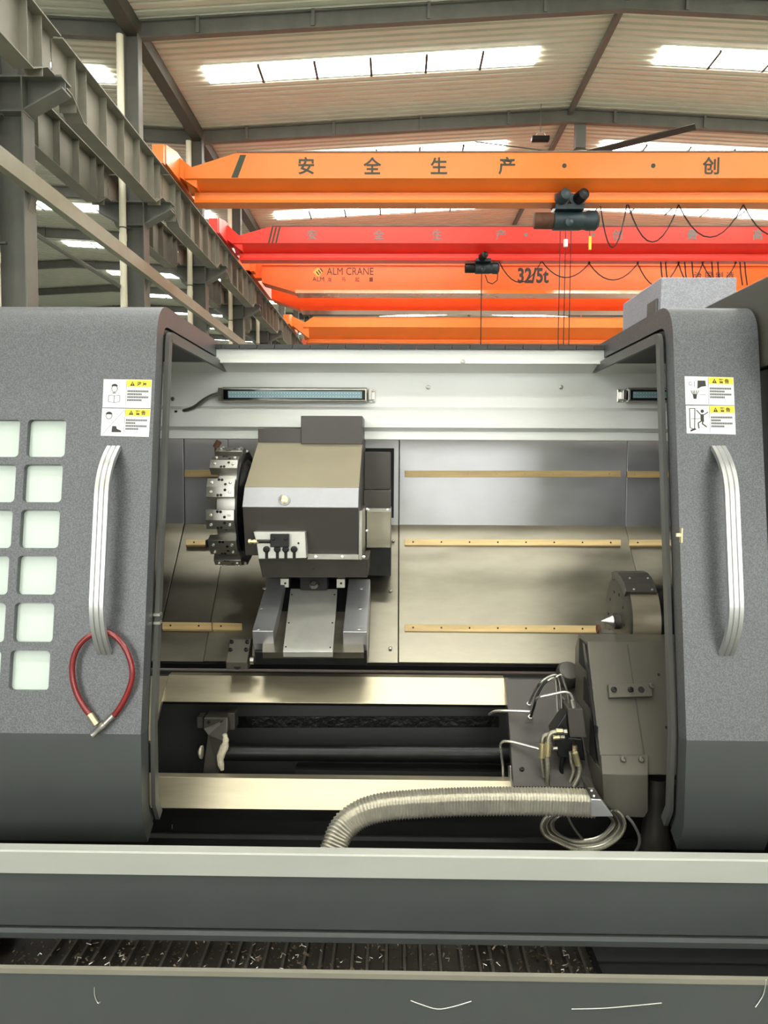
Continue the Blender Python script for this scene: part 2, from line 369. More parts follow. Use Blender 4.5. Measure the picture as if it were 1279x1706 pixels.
def letters(root, Y, items, py, size_px, m, bold=.0, xs=1.):
    s = size_px*Y/F
    for ch_, px in items:
        p = P(px, py, Y-.006)
        if ch_ == '·':
            MB().cyl(p, p+Vector((0, .006, 0)), .06, n=12).build('dot', m, root)
        else: text('lettering', ch_, s*1.08, m, root, p, FRONT, bold*s, xs, .004)
Y1, Y2, Y3, Y4 = 20.6, 26.3, 31.2, 42.5
c1, z_c1 = crane('overhead_crane', 'bright orange single girder overhead crane nearest the camera', Y1, M_or, (254, 297, 323, 336), 308, 395, 17.4, 1.15)
letters(c1, Y1, [('安', 510), ('全', 620), ('生', 731), ('产', 844), ('·', 940), ('·', 1088), ('创', 1184)], 276, 26.5, M_text, .02)
srf('stripe', [P(385, 296, Y1-.004), P(396, 296, Y1-.004), P(410, 258, Y1-.004), P(400, 258, Y1-.004)], M_text, c1, .004, (0, 1, 0))
c2, z_c2 = crane('overhead_crane', 'red single girder overhead crane behind the orange one', Y2, M_red2, (377, 405, 424, 432), 388, 452, 17.4, 1.05)
letters(c2, Y2, [('安', 520), ('全', 631), ('生', 728), ('产', 834), ('·', 876), ('·', 988), ('创', 1028), ('最', 1153), ('高', 1262)], 391, 16, M_textg, .02)
for i in range(3):
    a = 446+i*6
    srf('stripe', [P(a, 405, Y2-.004), P(a+3, 405, Y2-.004), P(a+9.5, 378, Y2-.004), P(a+6.5, 378, Y2-.004)], M_text, c2, .004, (0, 1, 0))
# double girder crane
zr = ZS+.82
c3 = thing('overhead_crane', 'red orange double girder crane marked 32/5t behind the red crane', 'crane', (5, Y3, zz(490, Y3)))
for i, (Y, pt, pb, pe, m) in enumerate(((Y3, 428, 486, 470, M_or3), (Y3+2.2, 440, 515, 498, M_or3))):
    zt, zb = zz(pt, Y), zz(pb, Y); xl = xx(436 if i == 0 else 452, Y, 450); xs_ = xx(492 if i == 0 else 500, Y, 480)
    ze = zz(pe, Y)
    gd = MB().prism([(xl, Y, zt), (17.4, Y, zt), (17.4, Y, zb), (xs_, Y, zb), (xl, Y, ze)], (0, .7, 0)).build('girder', m, c3)
    MB().yz([(Y-.12, zb-.08), (Y-.05, zb+.06), (Y+.75, zb+.06), (Y+.82, zb-.08)], xs_, 17.4).build('bottom_flange', M_or3g, gd)
    MB().prism([(xl, Y-.07, ze), (xs_, Y-.07, zb), (xs_, Y-.07, zb-.03), (xl, Y-.07, ze-.03)], (0, .84, 0)).build('bottom_flange', M_or3, gd)
    MB().box(xl, 17.4, Y-.06, Y, zz(442 if i == 0 else 452, Y)-.02, zz(442 if i == 0 else 452, Y)+.03).build('weld_rib', m, gd)
MB().box(XB-.2, XB+.2, Y3-1.2, Y3+4.2, zr+.1, zr+.7).build('end_carriage', M_or3, c3)
MB().box(XB+.2, xx(436, Y3)+.1, Y3+.1, Y3+.6, zr+.1, zr+.7).build('joint_bracket', M_or3, c3)
MB().box(XB-.05, XB+.35, Y3-1.0, Y3-.5, zr+.1, zr+.9).build('buffer', M_or3, c3)
letters(c3, Y3, [('32/5t', 888)], 459, 30, M_ink, .034, .74)
letters(c3, Y3, [('ALM CRANE', 583)], 452, 15.5, M_brown, 0., .84)
letters(c3, Y3, [('ALM', 530)], 465, 9.5, M_brown, 0., 1.)
letters(c3, Y3, [('龙', 549), ('马', 572), ('起', 595), ('重', 618)], 465.5, 7, M_brown)
letters(c3, Y3, [('治', 1162), ('国', 1180), ('制', 1198), ('造', 1216)], 459, 12, M_brown, .01)
def pq(pts, Y): return [P(a, b, Y) for a, b in pts]
srf('logo_diamond', pq([(521, 453), (529, 446), (538, 453), (530, 461)], Y3-.003), M_logo, c3, .003, (0, 1, 0))
for i in range(3):
    a, b = 526+i*3.2, 454+0-i*2.6
    srf('logo_bar', pq([(a, b-1.2), (a+1.8, b-2.4), (a+6, b+3.6), (a+4.2, b+4.8)], Y3-.006), M_ink, c3, .003, (0, 1, 0))
c4, _ = crane('overhead_crane', 'far orange overhead crane low behind the double girder crane', Y4, M_or, (528, 545, 566, 570), 505, 522, 17.4, 1.2)
for px in (655, 715, 780, 845, 905, 960):
    MB().box(xx(px, Y4)-.02, xx(px, Y4)+.02, Y4, Y4+.04, zz(529, Y4), zz(512, Y4)).build('railing_post', M_or3, c4)
MB().box(xx(640, Y4), xx(1000, Y4), Y4, Y4+.04, zz(514, Y4), zz(512, Y4)).build('handrail', M_or3, c4)
c5, _ = crane('overhead_crane', 'farthest dark red overhead crane just above the machine top', Y4+8, pm('dull_red_crane_paint', (176, 66, 36), .5, 0, .08, .8), (553, 566, 576, 580), 522, 535, 17.4, 1.2)

# hoists
def hoist(label, px0, px1, py, Y, ztop, big):
    a, b = P(px0, py, Y), P(px1, py, Y); L_ = b.x-a.x; r = L_*(.135 if big else .15); z = a.z; x0 = a.x
    h = thing('electric_hoist', label, 'hoist', ((a.x+b.x)/2, Y, z-r))
    MB().lathe((x0+L_*.3, Y, z), (1, 0, 0), [(0, r*1.02), (.01, r*1.08), (L_*.42, r*1.08), (L_*.44, r), (L_*.5, r), (L_*.52, r*1.1), (L_*.66, r*1.1), (L_*.7, r*.8)], 24).build('drum_housing', M_hoist, h, smooth=True)
    MB().lathe((x0, Y, z), (1, 0, 0), [(0, r*.75), (.02, r*.9), (L_*.28, r*.92), (L_*.3, r*.85)], 24).build('motor', M_rust if big else M_ox, h, smooth=True)
    MB().box(x0+L_*.3, x0+L_*.74, Y-.33, Y+.33, z+r*.9, z+r*1.5).build('trolley_frame', M_hoist, h, bevel=.01)
    for t, dx in ((.4, .0), (.62, .0)) if big else ((.5, 0),):
        xc = x0+L_*t
        for yo in (-.3, .3): MB().prism([(xc-L_*.12, Y+yo-.03, ztop), (xc+L_*.12, Y+yo-.03, ztop), (xc+L_*.12, Y+yo-.03, z+r*1.9), (xc+L_*.07, Y+yo-.03, z+r*1.4), (xc-L_*.07, Y+yo-.03, z+r*1.4), (xc-L_*.12, Y+yo-.03, z+r*1.9)], (0, .06, 0)).build('trolley_plate', M_hoist, h, bevel=.02)
        MB().lathe((xc+(.05 if t > .5 else -.04), Y-.33, ztop-r*.6), (.25, -1, .1), [(0, r*.7), (.12, r*.7), (.3, r*.62), (.33, r*.3)], 18).build('trolley_motor', M_hoist if t < .5 else M_ox, h, smooth=True)
    MB().lathe((x0+L_*.52, Y-r, z-r*.5), (0, -1, 0), [(0, r*.4), (.05, r*.45), (.08, r*.2)], 16).build('limit_ring', M_hoist, h, smooth=True)
    return h, x0, L_, r, z
h1, x0, L_, r, z = hoist('large blue black electric hoist hanging under the orange crane', 889, 996, 368, Y1+.57, zz(322, Y1+.25), True)
for i, px in enumerate((933, 942, 951)):
    p = P(px, 385, Y1+.5); MB().cyl(p, Vector((p.x, p.y, 2.4)), .012, n=5).build('rope', M_wire, h1)
p = P(942, 408, Y1+.45); MB().lathe(p, (0, 0, 1), [(-.06, .02), (-.05, .06), (.14, .06), (.15, .02)], 10).build('rope_weight', M_lab, h1)
MB().cyl(p, P(942, 385, Y1+.45), .01, n=5).build('rope', M_wire, h1)
p = P(982.5, 405, Y1+.45); MB().box(p.x-.035, p.x+.035, p.y-.03, p.y+.03, p.z-.18, p.z+.18).build('pendant_tag', M_yel, h1, bevel=.01)
MB().cyl(p, P(982, 385, Y1+.45), .012, n=5).build('rope', M_wire, h1)
h2, x0, L_, r, z = hoist('small dark electric hoist hanging under the red crane', 774, 831, 447, Y2+.52, zz(424, Y2+.2), False)
p = P(802, 456, Y2+.5); MB().cyl(p, Vector((p.x, p.y, 2.4)), .018, n=5).build('rope', M_wire, h2)
MB().tube([P(808, 458, Y2+.45), P(812, 470, Y2+.45), P(820, 473, Y2+.45), P(828, 467, Y2+.45), P(829, 456, Y2+.45)], .02, 6).build('pendant_cable', M_wire, h2)
def sag(a, b, low, n=10):
    out = []
    for i in range(n+1):
        t = i/n; p = a.lerp(b, t); p.z = p.z-(4*t*(1-t))*((a.z+b.z)/2-low); out.append(p)
    return out
fc = thing('festoon_cable', 'black festoon cable looping below the orange crane right of its hoist', 'cable', P(1130, 345, Y1+.5))
for (pa, ya, pb, yb, lo) in ((1000, 344, 1044, 341, 412), (1046, 341, 1130, 341, 403), (1130, 341, 1238, 341, 395), (1238, 341, 1345, 341, 392)):
    a, b = P(pa, ya, Y1+.5), P(pb, yb, Y1+.5); MB().tube(sag(a, b, zz(lo, Y1+.5)), .018, 6).build('loop', M_wire, fc, smooth=True)
    MB().cyl(b, Vector((b.x, b.y, z_c1[3]+.02)), .03, n=6).build('carrier', M_wire, fc)
fc = thing('festoon_cable', 'dark festoon cable looping below the red crane right of its hoist', 'cable', P(980, 439, Y2+.5))
for (pa, ya, pb, yb, lo) in ((831, 436, 902, 435, 470), (902, 435, 981, 439, 462), (981, 439, 1062, 439, 466), (1062, 439, 1130, 439, 476), (1130, 439, 1170, 439, 470), (1170, 439, 1225, 439, 468)):
    a, b = P(pa, ya, Y2+.5), P(pb, yb, Y2+.5); MB().tube(sag(a, b, zz(lo, Y2+.5)), .02, 6).build('loop', M_wire, fc, smooth=True)
    MB().cyl(b, Vector((b.x, b.y, z_c2[3]+.02)), .035, n=6).build('carrier', M_wire, fc)
for px in (1100, 1108, 1140, 1152, 1185, 1195, 1232, 1240):
    p = P(px, 433, Y2+.5); MB().tube([p, p+Vector((.05, 0, -.45)), p+Vector((.12, 0, -.85))], .022, 6).build('hanging_end', M_wire, fc)
# ================================================================== THE LATHE: doors
YA, YB_ = 1.72, 1.88
ZA, ZB = zz(1228, YA), zz(560, YB_)
DN = Vector((0, -(ZB-ZA), (YB_-YA))).normalized()        # outward normal of the sloping door face
DP = Vector((0, YA, ZA))
def D(px, py, e=0.): return PP(px, py, DP+DN*e, DN)
DROT = frame(DN)
def door_profile(off):
    slope = (YB_-YA)/(ZB-ZA); zt = zz(511, 1.955)
    yc = YB_+slope*(zt-ZB)
    pts = [Vector((1.757, zz(1408, 1.757))), Vector((1.72, zz(1372, 1.72))), Vector((YA, ZA)), Vector((YB_, ZB))]
    a, c, b = pts[-1], Vector((yc, zt)), Vector((yc+.085, zt))
    for i in range(1, 9):
        t = i/8; pts.append(a*(1-t)**2+c*2*t*(1-t)+b*t*t)
    pts.append(Vector((2.62, zt)))
    out = []
    for i, p in enumerate(pts):
        t = (pts[min(i+1, len(pts)-1)]-pts[max(i-1, 0)]).normalized()
        out.append(p+Vector((t.y, -t.x))*off)
    return [(q.x, q.y) for q in out]
XDL, XDR, XDE = -.583, .663, .866
def shell(x0, x1, o0, o1, i0=0, i1=None):
    a, b = door_profile(o0)[i0:i1], door_profile(o1)[i0:i1]
    mb = MB(); n = len(a)
    return mb.loft([[Vector((x, p[0], p[1])) for x, p in ((x0, q[0]), (x1, q[0]), (x1, q[1]), (x0, q[1]))] for q in zip(a, b)])
dl = thing('sliding_door', 'grey sliding machine door on the left with square windows and a red hose', 'door', (-.9, 1.75, zz(1408, 1.757)))
dr = thing('sliding_door', 'narrow grey sliding machine door on the right without windows', 'door', (.75, 1.75, zz(1408, 1.757)))
pan = shell(-1.35, XDL, 0, .05, 2).build('door_panel', M_paint, dl, smooth=True)
shell(-1.35, XDL, 0, .05, 0, 3).build('kick_panel', M_paint2, dl, smooth=True)
shell(XDR, XDE, 0, .05, 0, 3).build('kick_panel', M_paint2, dr, smooth=True)
shell(XDR, XDE, 0, .05, 2).build('door_panel', M_paint, dr, smooth=True)
# square windows cut through the left door
WIN = []
for r_, (cx, cy) in enumerate(((77, 730), (71, 805), (66, 881), (61, 958), (56, 1037), (49, 1117))):
    for c_ in (0, 1):
        WIN.append(D(cx-c_*77*(1+r_*.012), cy))
hw, hh, rr = .0465, .0455, .010
def rrect(hw, hh, r, n=5):
    out = []
    for sx, sy, a0 in ((1, 1, 0), (-1, 1, 90), (-1, -1, 180), (1, -1, 270)):
        for i in range(n+1):
            a = math.radians(a0+90*i/n); out.append(Vector((sx*(hw-r)+r*math.cos(a), sy*(hh-r)+r*math.sin(a), 0)))
    return out
cut = MB()
for p in WIN: cut.prism([p+DROT @ (q+Vector((0, 0, -.09))) for q in rrect(hw, hh, rr)], DN*.16)
cm = cut.mesh('cut'); co = bpy.data.objects.new('cut', cm); COL.objects.link(co)
md = pan.modifiers.new('windows', 'BOOLEAN'); md.object = co; md.operation = 'DIFFERENCE'; md.solver = 'EXACT'
bpy.context.view_layer.update()
nm = bpy.data.meshes.new_from_object(pan.evaluated_get(bpy.context.evaluated_depsgraph_get()))
pan.modifiers.clear(); pan.data = nm; bpy.data.objects.remove(co)
nm.polygons.foreach_set('use_smooth', [True]*len(nm.polygons)); nm.set_sharp_from_angle(angle=.5)
wp = MB().prism([q+Vector((0, 0, -.003)) for q in rrect(hw+.004, hh+.004, rr+.003)], (0, 0, .003)).mesh('window_pane')
gk = MB().loft([[q for q in rrect(hw+.001, hh+.001, rr)], [q+Vector((0, 0, .004)) for q in rrect(hw+.001, hh+.001, rr)], [q+Vector((0, 0, .004)) for q in rrect(hw-.0025, hh-.0025, rr-.002)], [q for q in rrect(hw-.0025, hh-.0025, rr-.002)]], caps=False).mesh('gasket')
for p in WIN:
    o = put('window_pane', wp, M_pane, dl, p-DN*.016, DROT)
    put('gasket', gk, M_paint2, o, p-DN*.016)  if 0 else None
# inner rims of the opening (fixed to the enclosure) and the narrow dark edge of each door
enc = thing('lathe_enclosure', 'white and grey fixed inner enclosure of the large lathe behind the doors', 'enclosure', (0, 2.5, 0))
shell(XDL+.002, XDL+.012, .062, .088).build('opening_rim', M_rim, enc, smooth=True)
shell(XDR-.012, XDR-.002, .062, .088).build('opening_rim', M_rim, enc, smooth=True)
shell(XDL-.3, XDL-.004, .056, .068).build('seal_strip', M_edge, enc, smooth=True)
shell(XDR+.004, XDR+.2, .056, .068).build('seal_strip', M_edge, enc, smooth=True)
# handles
def handle(X, top, mid0, mid1, bot, par):
    """grooved bar standing off the door in the plane x = X"""
    def on(py, e):
        d = ray(660, py); return DP+DN*e + Vector((0, 0, 0))
    zs = [D(180 if X < 0 else 1200, py).z for py in (top, bot)]
    zt, zb = zs
    def base(z): t = (z-ZA)/(ZB-ZA); return Vector((X, YA+(YB_-YA)*t, z))
    path = []
    H = .062; n = 28
    for i in range(n+1):
        t = i/n; z = zt+(zb-zt)*t
        u = min(t, 1-t); e = H*(1-(1-min(1, u/.26))**2.2)
        path.append(base(z)+DN*(e+.002))
    sec = [(-.016, .006), (-.016, -.005), (.016, -.005), (.016, .006), (.0075, .006), (.006, .0035), (.0045, .006), (-.0045, .006), (-.006, .0035), (-.0075, .006)]
    rings = []
    for i, p in enumerate(path):
        t = (path[min(i+1, n)]-path[max(i-1, 0)]).normalized(); x = Vector((1, 0, 0)); nn = x.cross(t).normalized()
        if nn.dot(DN) < 0: nn = -nn
        rings.append([p+x*a+nn*b for a, b in sec])
    hd = MB().loft(rings).build('handle', M_alu, par, smooth=True)
    return hd
handle((D(193, 746).x+D(173, 1087).x)/2, 746, 0, 0, 1087, dl); handle((D(1195, 746).x+D(1208, 1089).x)/2, 746, 0, 0, 1089, dr)
# warning labels
def label(par, q, header, kind, desc):
    """q: four pixel corners TL TR BR BL on the door face"""
    c = [D(a, b) for a, b in q]
    def at(u, v, e=.0012):
        return (c[0]*(1-u)*(1-v)+c[1]*u*(1-v)+c[2]*u*v+c[3]*(1-u)*v)+DN*e
    def poly(name, uv, m, pa, e=.0013): return srf(name, [at(u, v, e) for u, v in uv], m, pa, .0002, DN)
    L0 = srf('warning_label', [p+DN*.0004 for p in c], M_lab, par, .0007, DN); L0['label'] = desc
    def rect(name, u0, v0, u1, v1, m): return poly(name, [(u0, v0), (u1, v0), (u1, v1), (u0, v1)], m, L0)
    rect('header_band', .485, .015, .99, .26, M_yel)
    rect('divider', .475, .02, .482, .98, M_inkg)
    poly('warning_triangle', [(.555, .225), (.655, .225), (.605, .06)], M_ink, L0, .0016)
    rect_w = poly('triangle_mark', [(.6, .12), (.61, .12), (.608, .2), (.602, .2)], M_yel, L0, .0019)
    wdt = (c[1]-c[0]).length
    for i, ch_ in enumerate(header):
        text('lettering', ch_, wdt*.095, M_ink, L0, at(.745+i*.115, .145, .0016), DROT, .0004, 1, .0001)
    for r_, (u1) in enumerate((.96, .84, .97, .82) if kind in ('head', 'hand') else (.96, .72, .95, .78)):
        v = .38+r_*.105
        n = int((u1-.505)/.034)
        mb = MB()
        for i in range(n):
            u = .505+i*.034
            mb.prism([at(a, b, .0013) for a, b in ((u, v), (u+.029, v), (u+.029, v+.07), (u, v+.07))], DN*.0002)
        mb.build('text_line', M_inkg, L0)
    def disc(name, u, v, ru, rv, m, a0=0, a1=360, e=.0013):
        poly(name, [(u+ru*math.cos(math.radians(a)), v-rv*math.sin(math.radians(a))) for a in [a0+(a1-a0)*i/18 for i in range(19 if a1-a0 < 360 else 18)]], m, L0, e)
    def line(name, pts, wd, m=M_ink):
        for (a, b), (a2, b2) in zip(pts[:-1], pts[1:]):
            l = math.hypot(a2-a, b2-b); nx, ny = -(b2-b)/l*wd, (a2-a)/l*wd*1.5
            poly(name, [(a+nx, b+ny), (a2+nx, b2+ny), (a2-nx, b2-ny), (a-nx, b-ny)], m, L0, .0015)
    if kind == 'head':
        disc('face_outline', .235, .33, .068, .13, M_inkg); disc('face', .235, .335, .052, .1, M_lab, e=.0015); disc('cap', .235, .25, .066, .09, M_ink, 0, 180, .0018)
        rect('collar', .195, .47, .265, .5, M_ink)
        line('open_book', [(.12, .56), (.235, .58), (.35, .56), (.35, .8), (.235, .82), (.12, .8), (.12, .56)], .005); line('book_spine', [(.235, .58), (.235, .82)], .006)
    elif kind == 'boot':
        line('diagonal', [(.03, .96), (.46, .05)], .004, M_inkg)
        disc('face_outline', .15, .27, .068, .13, M_inkg); disc('face', .15, .275, .052, .1, M_lab, e=.0015); disc('cap', .15, .22, .068, .1, M_ink, 0, 180, .0018)
        poly('boot', [(.23, .64), (.31, .64), (.33, .74), (.42, .8), (.42, .86), (.22, .86), (.225, .72)], M_ink, L0)
    elif kind == 'hand':
        poly('machine_part', [(.26, .14), (.42, .14), (.43, .34), (.34, .36), (.25, .44)], M_ink, L0)
        disc('knob_ring', .11, .26, .035, .07, M_inkg); disc('knob', .11, .26, .025, .05, M_lab, e=.0015); rect('bar', .19, .17, .2, .38, M_inkg)
        poly('palm', [(.15, .63), (.24, .63), (.225, .8), (.165, .8)], M_ink, L0)
        for u, du in ((.15, -.035), (.17, -.015), (.19, .0), (.215, .015), (.235, .04)): line('finger', [(u, .64), (u+du, .5)], .007)
        line('pointer', [(.29, .64), (.42, .64)], .004)
    else:
        line('door_outline', [(.07, .1), (.07, .8), (.16, .86), (.18, .1), (.07, .1)], .009)
        poly('door_sill', [(.07, .88), (.17, .8), (.2, .86), (.08, .94)], M_ink, L0)
        disc('person_head', .33, .2, .035, .062, M_ink)
        line('person_limb', [(.21, .16), (.3, .33), (.36, .33), (.45, .23)], .011); poly('person_torso', [(.29, .31), (.36, .31), (.36, .58), (.29, .56)], M_ink, L0)
        line('person_limb', [(.31, .55), (.24, .62), (.25, .82)], .013); line('person_limb', [(.34, .55), (.32, .64), (.41, .76)], .013); line('pointer', [(.1, .47), (.29, .46)], .005)
label(dl, [(173, 632), (253, 633), (251, 680), (171, 679)], '注意', 'head', 'warning label with a masked head and an open book')
label(dl, [(170.5, 680.5), (251, 681.5), (248, 728), (168, 726)], '警告', 'boot', 'warning label with a helmet and a safety boot')
label(dr, [(1140, 627), (1221, 629), (1223, 675), (1141.5, 674)], '警告', 'hand', 'warning label with a hand under a machine part')
label(dr, [(1142, 676), (1223, 676), (1225, 724), (1143.5, 722)], '警告', 'fall', 'warning label with a person hit by a door')
# red hose hung on the left handle
rh = thing('air_hose', 'short red rubber hose looped over the left door handle', 'hose', D(170, 1140, .012))
pth = [(151, 1192), (140, 1178), (128, 1156), (121, 1130), (121, 1103), (130, 1078), (148, 1060), (170, 1052), (190, 1059), (207, 1078), (218, 1104), (220, 1128), (213, 1153), (200, 1178), (188, 1194)]
def smooth_path(pts, k=4):
    out = []
    for i in range(len(pts)-1):
        p0, p1, p2, p3 = pts[max(i-1, 0)], pts[i], pts[i+1], pts[min(i+2, len(pts)-1)]
        for j in range(k):
            t = j/k; out.append(.5*((2*p1)+(p2-p0)*t+(2*p0-5*p1+4*p2-p3)*t*t+(3*p1-p0-3*p2+p3)*t**3))
    return out+[pts[-1]]
MB().tube(smooth_path([D(a, b, .012+.012*math.sin(math.pi*i/14)) for i, (a, b) in enumerate(pth)]), .0066, 12).build('hose', M_red, rh, smooth=True)
MB().cyl(D(149, 1190, .012), D(161, 1207, .012), .0078, n=14).build('brass_fitting', M_brass, rh, smooth=True)
MB().tube([D(189, 1192, .014), D(175, 1206, .015), D(174, 1207, .016), D(166, 1214, .017), D(165, 1215, .017), D(154, 1225, .018)], [.0076, .0076, .0088, .0088, .0076, .0076], 14).build('steel_fitting', M_steel, rh, smooth=True)

# ================================================================== front rail, skirt, tray, conveyor
YR = 1.575
zr1, zr0 = zz(1425, YR), zz(1463, YR)
rl = thing('door_track', 'long white door track across the whole front of the lathe', 'rail', (0, YR, zr0))
MB().yz([(YR, zr0), (YR, zr1-.003), (YR+.003, zr1), (YR+.03, zr1), (YR+.03, zr1-.012), (YR+.012, zr1-.012), (YR+.012, zr0)], -1.5, 1.5).build('track_face', M_track, rl)
zs0 = zz(1571, YR); zg = zz(1549, YR+.01)
sk = thing('front_skirt', 'dark grey skirt panel directly below the white door track', 'panel', (0, YR, zs0))
MB().box(-1.5, 1.5, YR+.008, YR+.03, zg, zr0).build('skirt_panel', M_paint2, sk)
MB().box(-1.5, 1.5, YR+.016, YR+.03, zg-.006, zg).build('groove', M_edge, sk)
MB().yz([(YR+.03, zg-.006), (YR+.006, zg-.006), (YR-.002, zs0+.012), (YR-.002, zs0), (YR+.03, zs0)], -1.5, 1.5).build('drip_lip', M_paint2, sk)
YT = 1.43; zt1 = zz(1622, YT)
tr = thing('chip_tray', 'dark grey chip tray with worn front edge along the bottom', 'tray', (0, YT, 0))
MB().box(-1.6, 1.6, YT, YT+.008, 0.02, zt1-.010).build('front_panel', M_paint2, tr)
MB().yz([(YT-.002, zt1-.010), (YT-.002, zt1), (YT+.009, zt1), (YT+.009, zt1-.010)], -1.6, 1.6).build('top_lip', M_beam, tr)
MB().box(-1.6, 1.6, YT+.008, 1.97, 0.02, .10).build('tray_floor', M_black, tr)
zc = zt1-.11
cv = thing('chip_conveyor', 'dark slatted chip conveyor in the slot above the tray', 'conveyor', (0, 1.75, .1))
MB().box(-1.5, 1.5, 1.46, 1.77, .1, zc-.008).build('belt', M_belt, cv)
sl = MB().prism([(-.006, -.15, 0), (.006, -.15, 0), (.003, -.15, .014), (-.003, -.15, .014)], (0, .3, 0)).mesh('slat')
MB().box(.44, 1.5, 1.46, 1.77, zc-.008, zc+.03).build('black_end_sheet', M_void, cv)  # plain black sheet over the right end of the slot
x = -.76
while x < .43:
    put('slat', sl, M_cast, cv, (x+random.uniform(-.006, .006), 1.62, zc-.008)); x += .036+random.uniform(-.004, .01)
MB().cyl((-.92, 1.55, zc+.05), (-.92, 1.76, zc+.05), .04, n=16).build('roller', M_ox, cv, smooth=True)
# swarf
mb = MB()
for i in range(130):
    p = Vector((random.uniform(-.78, .42), random.uniform(1.5, 1.74), zc+.012)); a = random.uniform(0, 6.28); s = random.uniform(.003, .008)
    mb.tube([p, p+Vector((math.cos(a)*s, math.sin(a)*s, s*.5)), p+Vector((math.cos(a+.9)*s*1.8, math.sin(a+.9)*s*1.8, 0))], .0009, 4)
tag(mb.build('bright_swarf', M_bright), 'bright curled metal chips glinting among the conveyor slats', 'swarf', kind='stuff')
mb = MB()
for i in range(1500):
    x = random.uniform(-.85, .45) if random.random() < .85 else random.uniform(-1.0, 1.0); y = random.uniform(1.48, 1.76); s = random.uniform(.001, .0042)*(2.2 if random.random() < .05 else 1)
    a = random.uniform(0, 6.28); q = Vector((math.cos(a), math.sin(a), random.uniform(-.3, .6)))*s*1.8; t = Vector((-math.sin(a), math.cos(a), random.uniform(-.4, .4)))*s
    p = Vector((x, y, zc+random.uniform(-.004, .012)+.008*math.exp(-((x-.15)/.1)**2)*2)); mb.prism([p, p+q, p+q+t, p+t*.6], Vector((0, 0, .0008)))
tag(mb.build('metal_swarf', M_chip), 'fine metal swarf scattered over the chip conveyor', 'swarf', kind='stuff')
for nm_, pts, lab_ in (('metal_curl', [(157, 1645), (158, 1660), (163, 1671), (167, 1669)], 'thin curled metal chip on the tray front at the far left'),
                  ('metal_curl', [(684, 1667), (700, 1673), (728, 1681), (755, 1677), (785, 1668)], 'long wavy metal shaving on the tray front in the middle'),
                  ('metal_curl', [(952, 1681), (1000, 1680), (1050, 1676), (1102, 1671)], 'long straight metal shaving on the tray front right of the middle'),
                  ('metal_curl', [(1276, 1632), (1272, 1655), (1265, 1668), (1258, 1678)], 'curved brown metal shaving at the right end of the tray front')):
    tag(MB().tube(smooth_path([P(a, b, YT-.002) for a, b in pts]), .0009, 5).build(nm_, M_bright, smooth=True), lab_, 'metal chip')
# lump of crumpled swarf on the conveyor
mb = MB()
for i in range(60):
    p = P(810+random.uniform(-30, 35), 1588+random.uniform(-5, 8), 1.72)+Vector((0, 0, 0)); p.z = zc+random.uniform(.0, .045)
    mb.tube([p+Vector((random.uniform(-.02, .02), random.uniform(-.02, .02), random.uniform(-.01, .012))) for _ in range(4)], .003, 4)
tag(mb.build('swarf_clump', pm('rusty_swarf', (150, 108, 84), .6, .2, .3, 60)), 'rust brown clump of tangled swarf on the conveyor', 'swarf')

# ================================================================== enclosure interior
XI0, XI1 = -.96, 1.06
def rows(l): return [(Y, zz(py, Y)) for py, Y in l]
bp = rows([(581, 2.50), (605, 2.50), (607, 2.53), (621, 2.60), (678, 2.60), (683, 2.575), (712, 2.575), (718, 2.60), (719, 2.585), (732, 2.585)])
back = [(y+.02, z) for y, z in bp]
MB().yz(bp+[(2.64, bp[-1][1]), (2.64, bp[0][1])], XI0, XI1).build('back_panel', M_white, enc)
# dark strip of overlapping cover slats on top of the back panel
zt0 = zz(574.5, 2.49); zt1_ = zz(581.5, 2.49)
px = 340
while px < 1120:
    MB().prism([(xx(px, 2.49, 577), 2.485, zt1_), (xx(px+28.4, 2.49, 577), 2.485, zt1_), (xx(px+29.2, 2.49, 577), 2.485, zt0), (xx(px+.8, 2.49, 577), 2.485, zt0)], (0, .16, 0)).build('cover_slat', M_edge, enc)
    px += 29.5
# side liners that close the opening behind the doors, roof liner, lower base
MB().box(XI0-.01, XI0, 2.27, 2.75, .5, zz(590, 2.5)).build('side_liner', M_edge, enc)
MB().box(XI1, XI1+.01, 2.27, 2.75, .5, zz(590, 2.5)).build('side_liner', M_edge, enc)
bolt_me = MB().lathe((0, 0, 0), (0, 0, 1), [(0, .0055), (.002, .006), (.0045, .0052), (.005, .003), (.003, .0028)], 12).mesh('bolt', True)
def bolt(p, n, m, par, s=1., name='bolt'):
    o = put(name, bolt_me if m is M_bright else bolt_me.copy(), None, par, p, frame(n, Vector((0, .1, 1))))
    if m is M_bright:
        if not bolt_me.materials: bolt_me.materials.append(m)
    else:
        o.data.materials.clear(); o.data.materials.append(m)
    o.scale = (s, s, s); return o
_bm = {}
def bolt(p, n, m, par, s=1., name='bolt'):
    if m.name not in _bm:
        me = bolt_me.copy(); me.materials.append(m); _bm[m.name] = me
    o = put(name, _bm[m.name], None, par, p, frame(n, Vector((0, .1, 1)))); o.scale = (s, s, s); return o
for px, py, Y in ((362, 599, 2.5), (771, 602.5, 2.5), (713, 645, 2.6), (934, 645, 2.6), (288, 665, 2.6)):
    bolt(P(px, py, Y-.001), (0, -1, 0), M_steel, enc, 1.2)
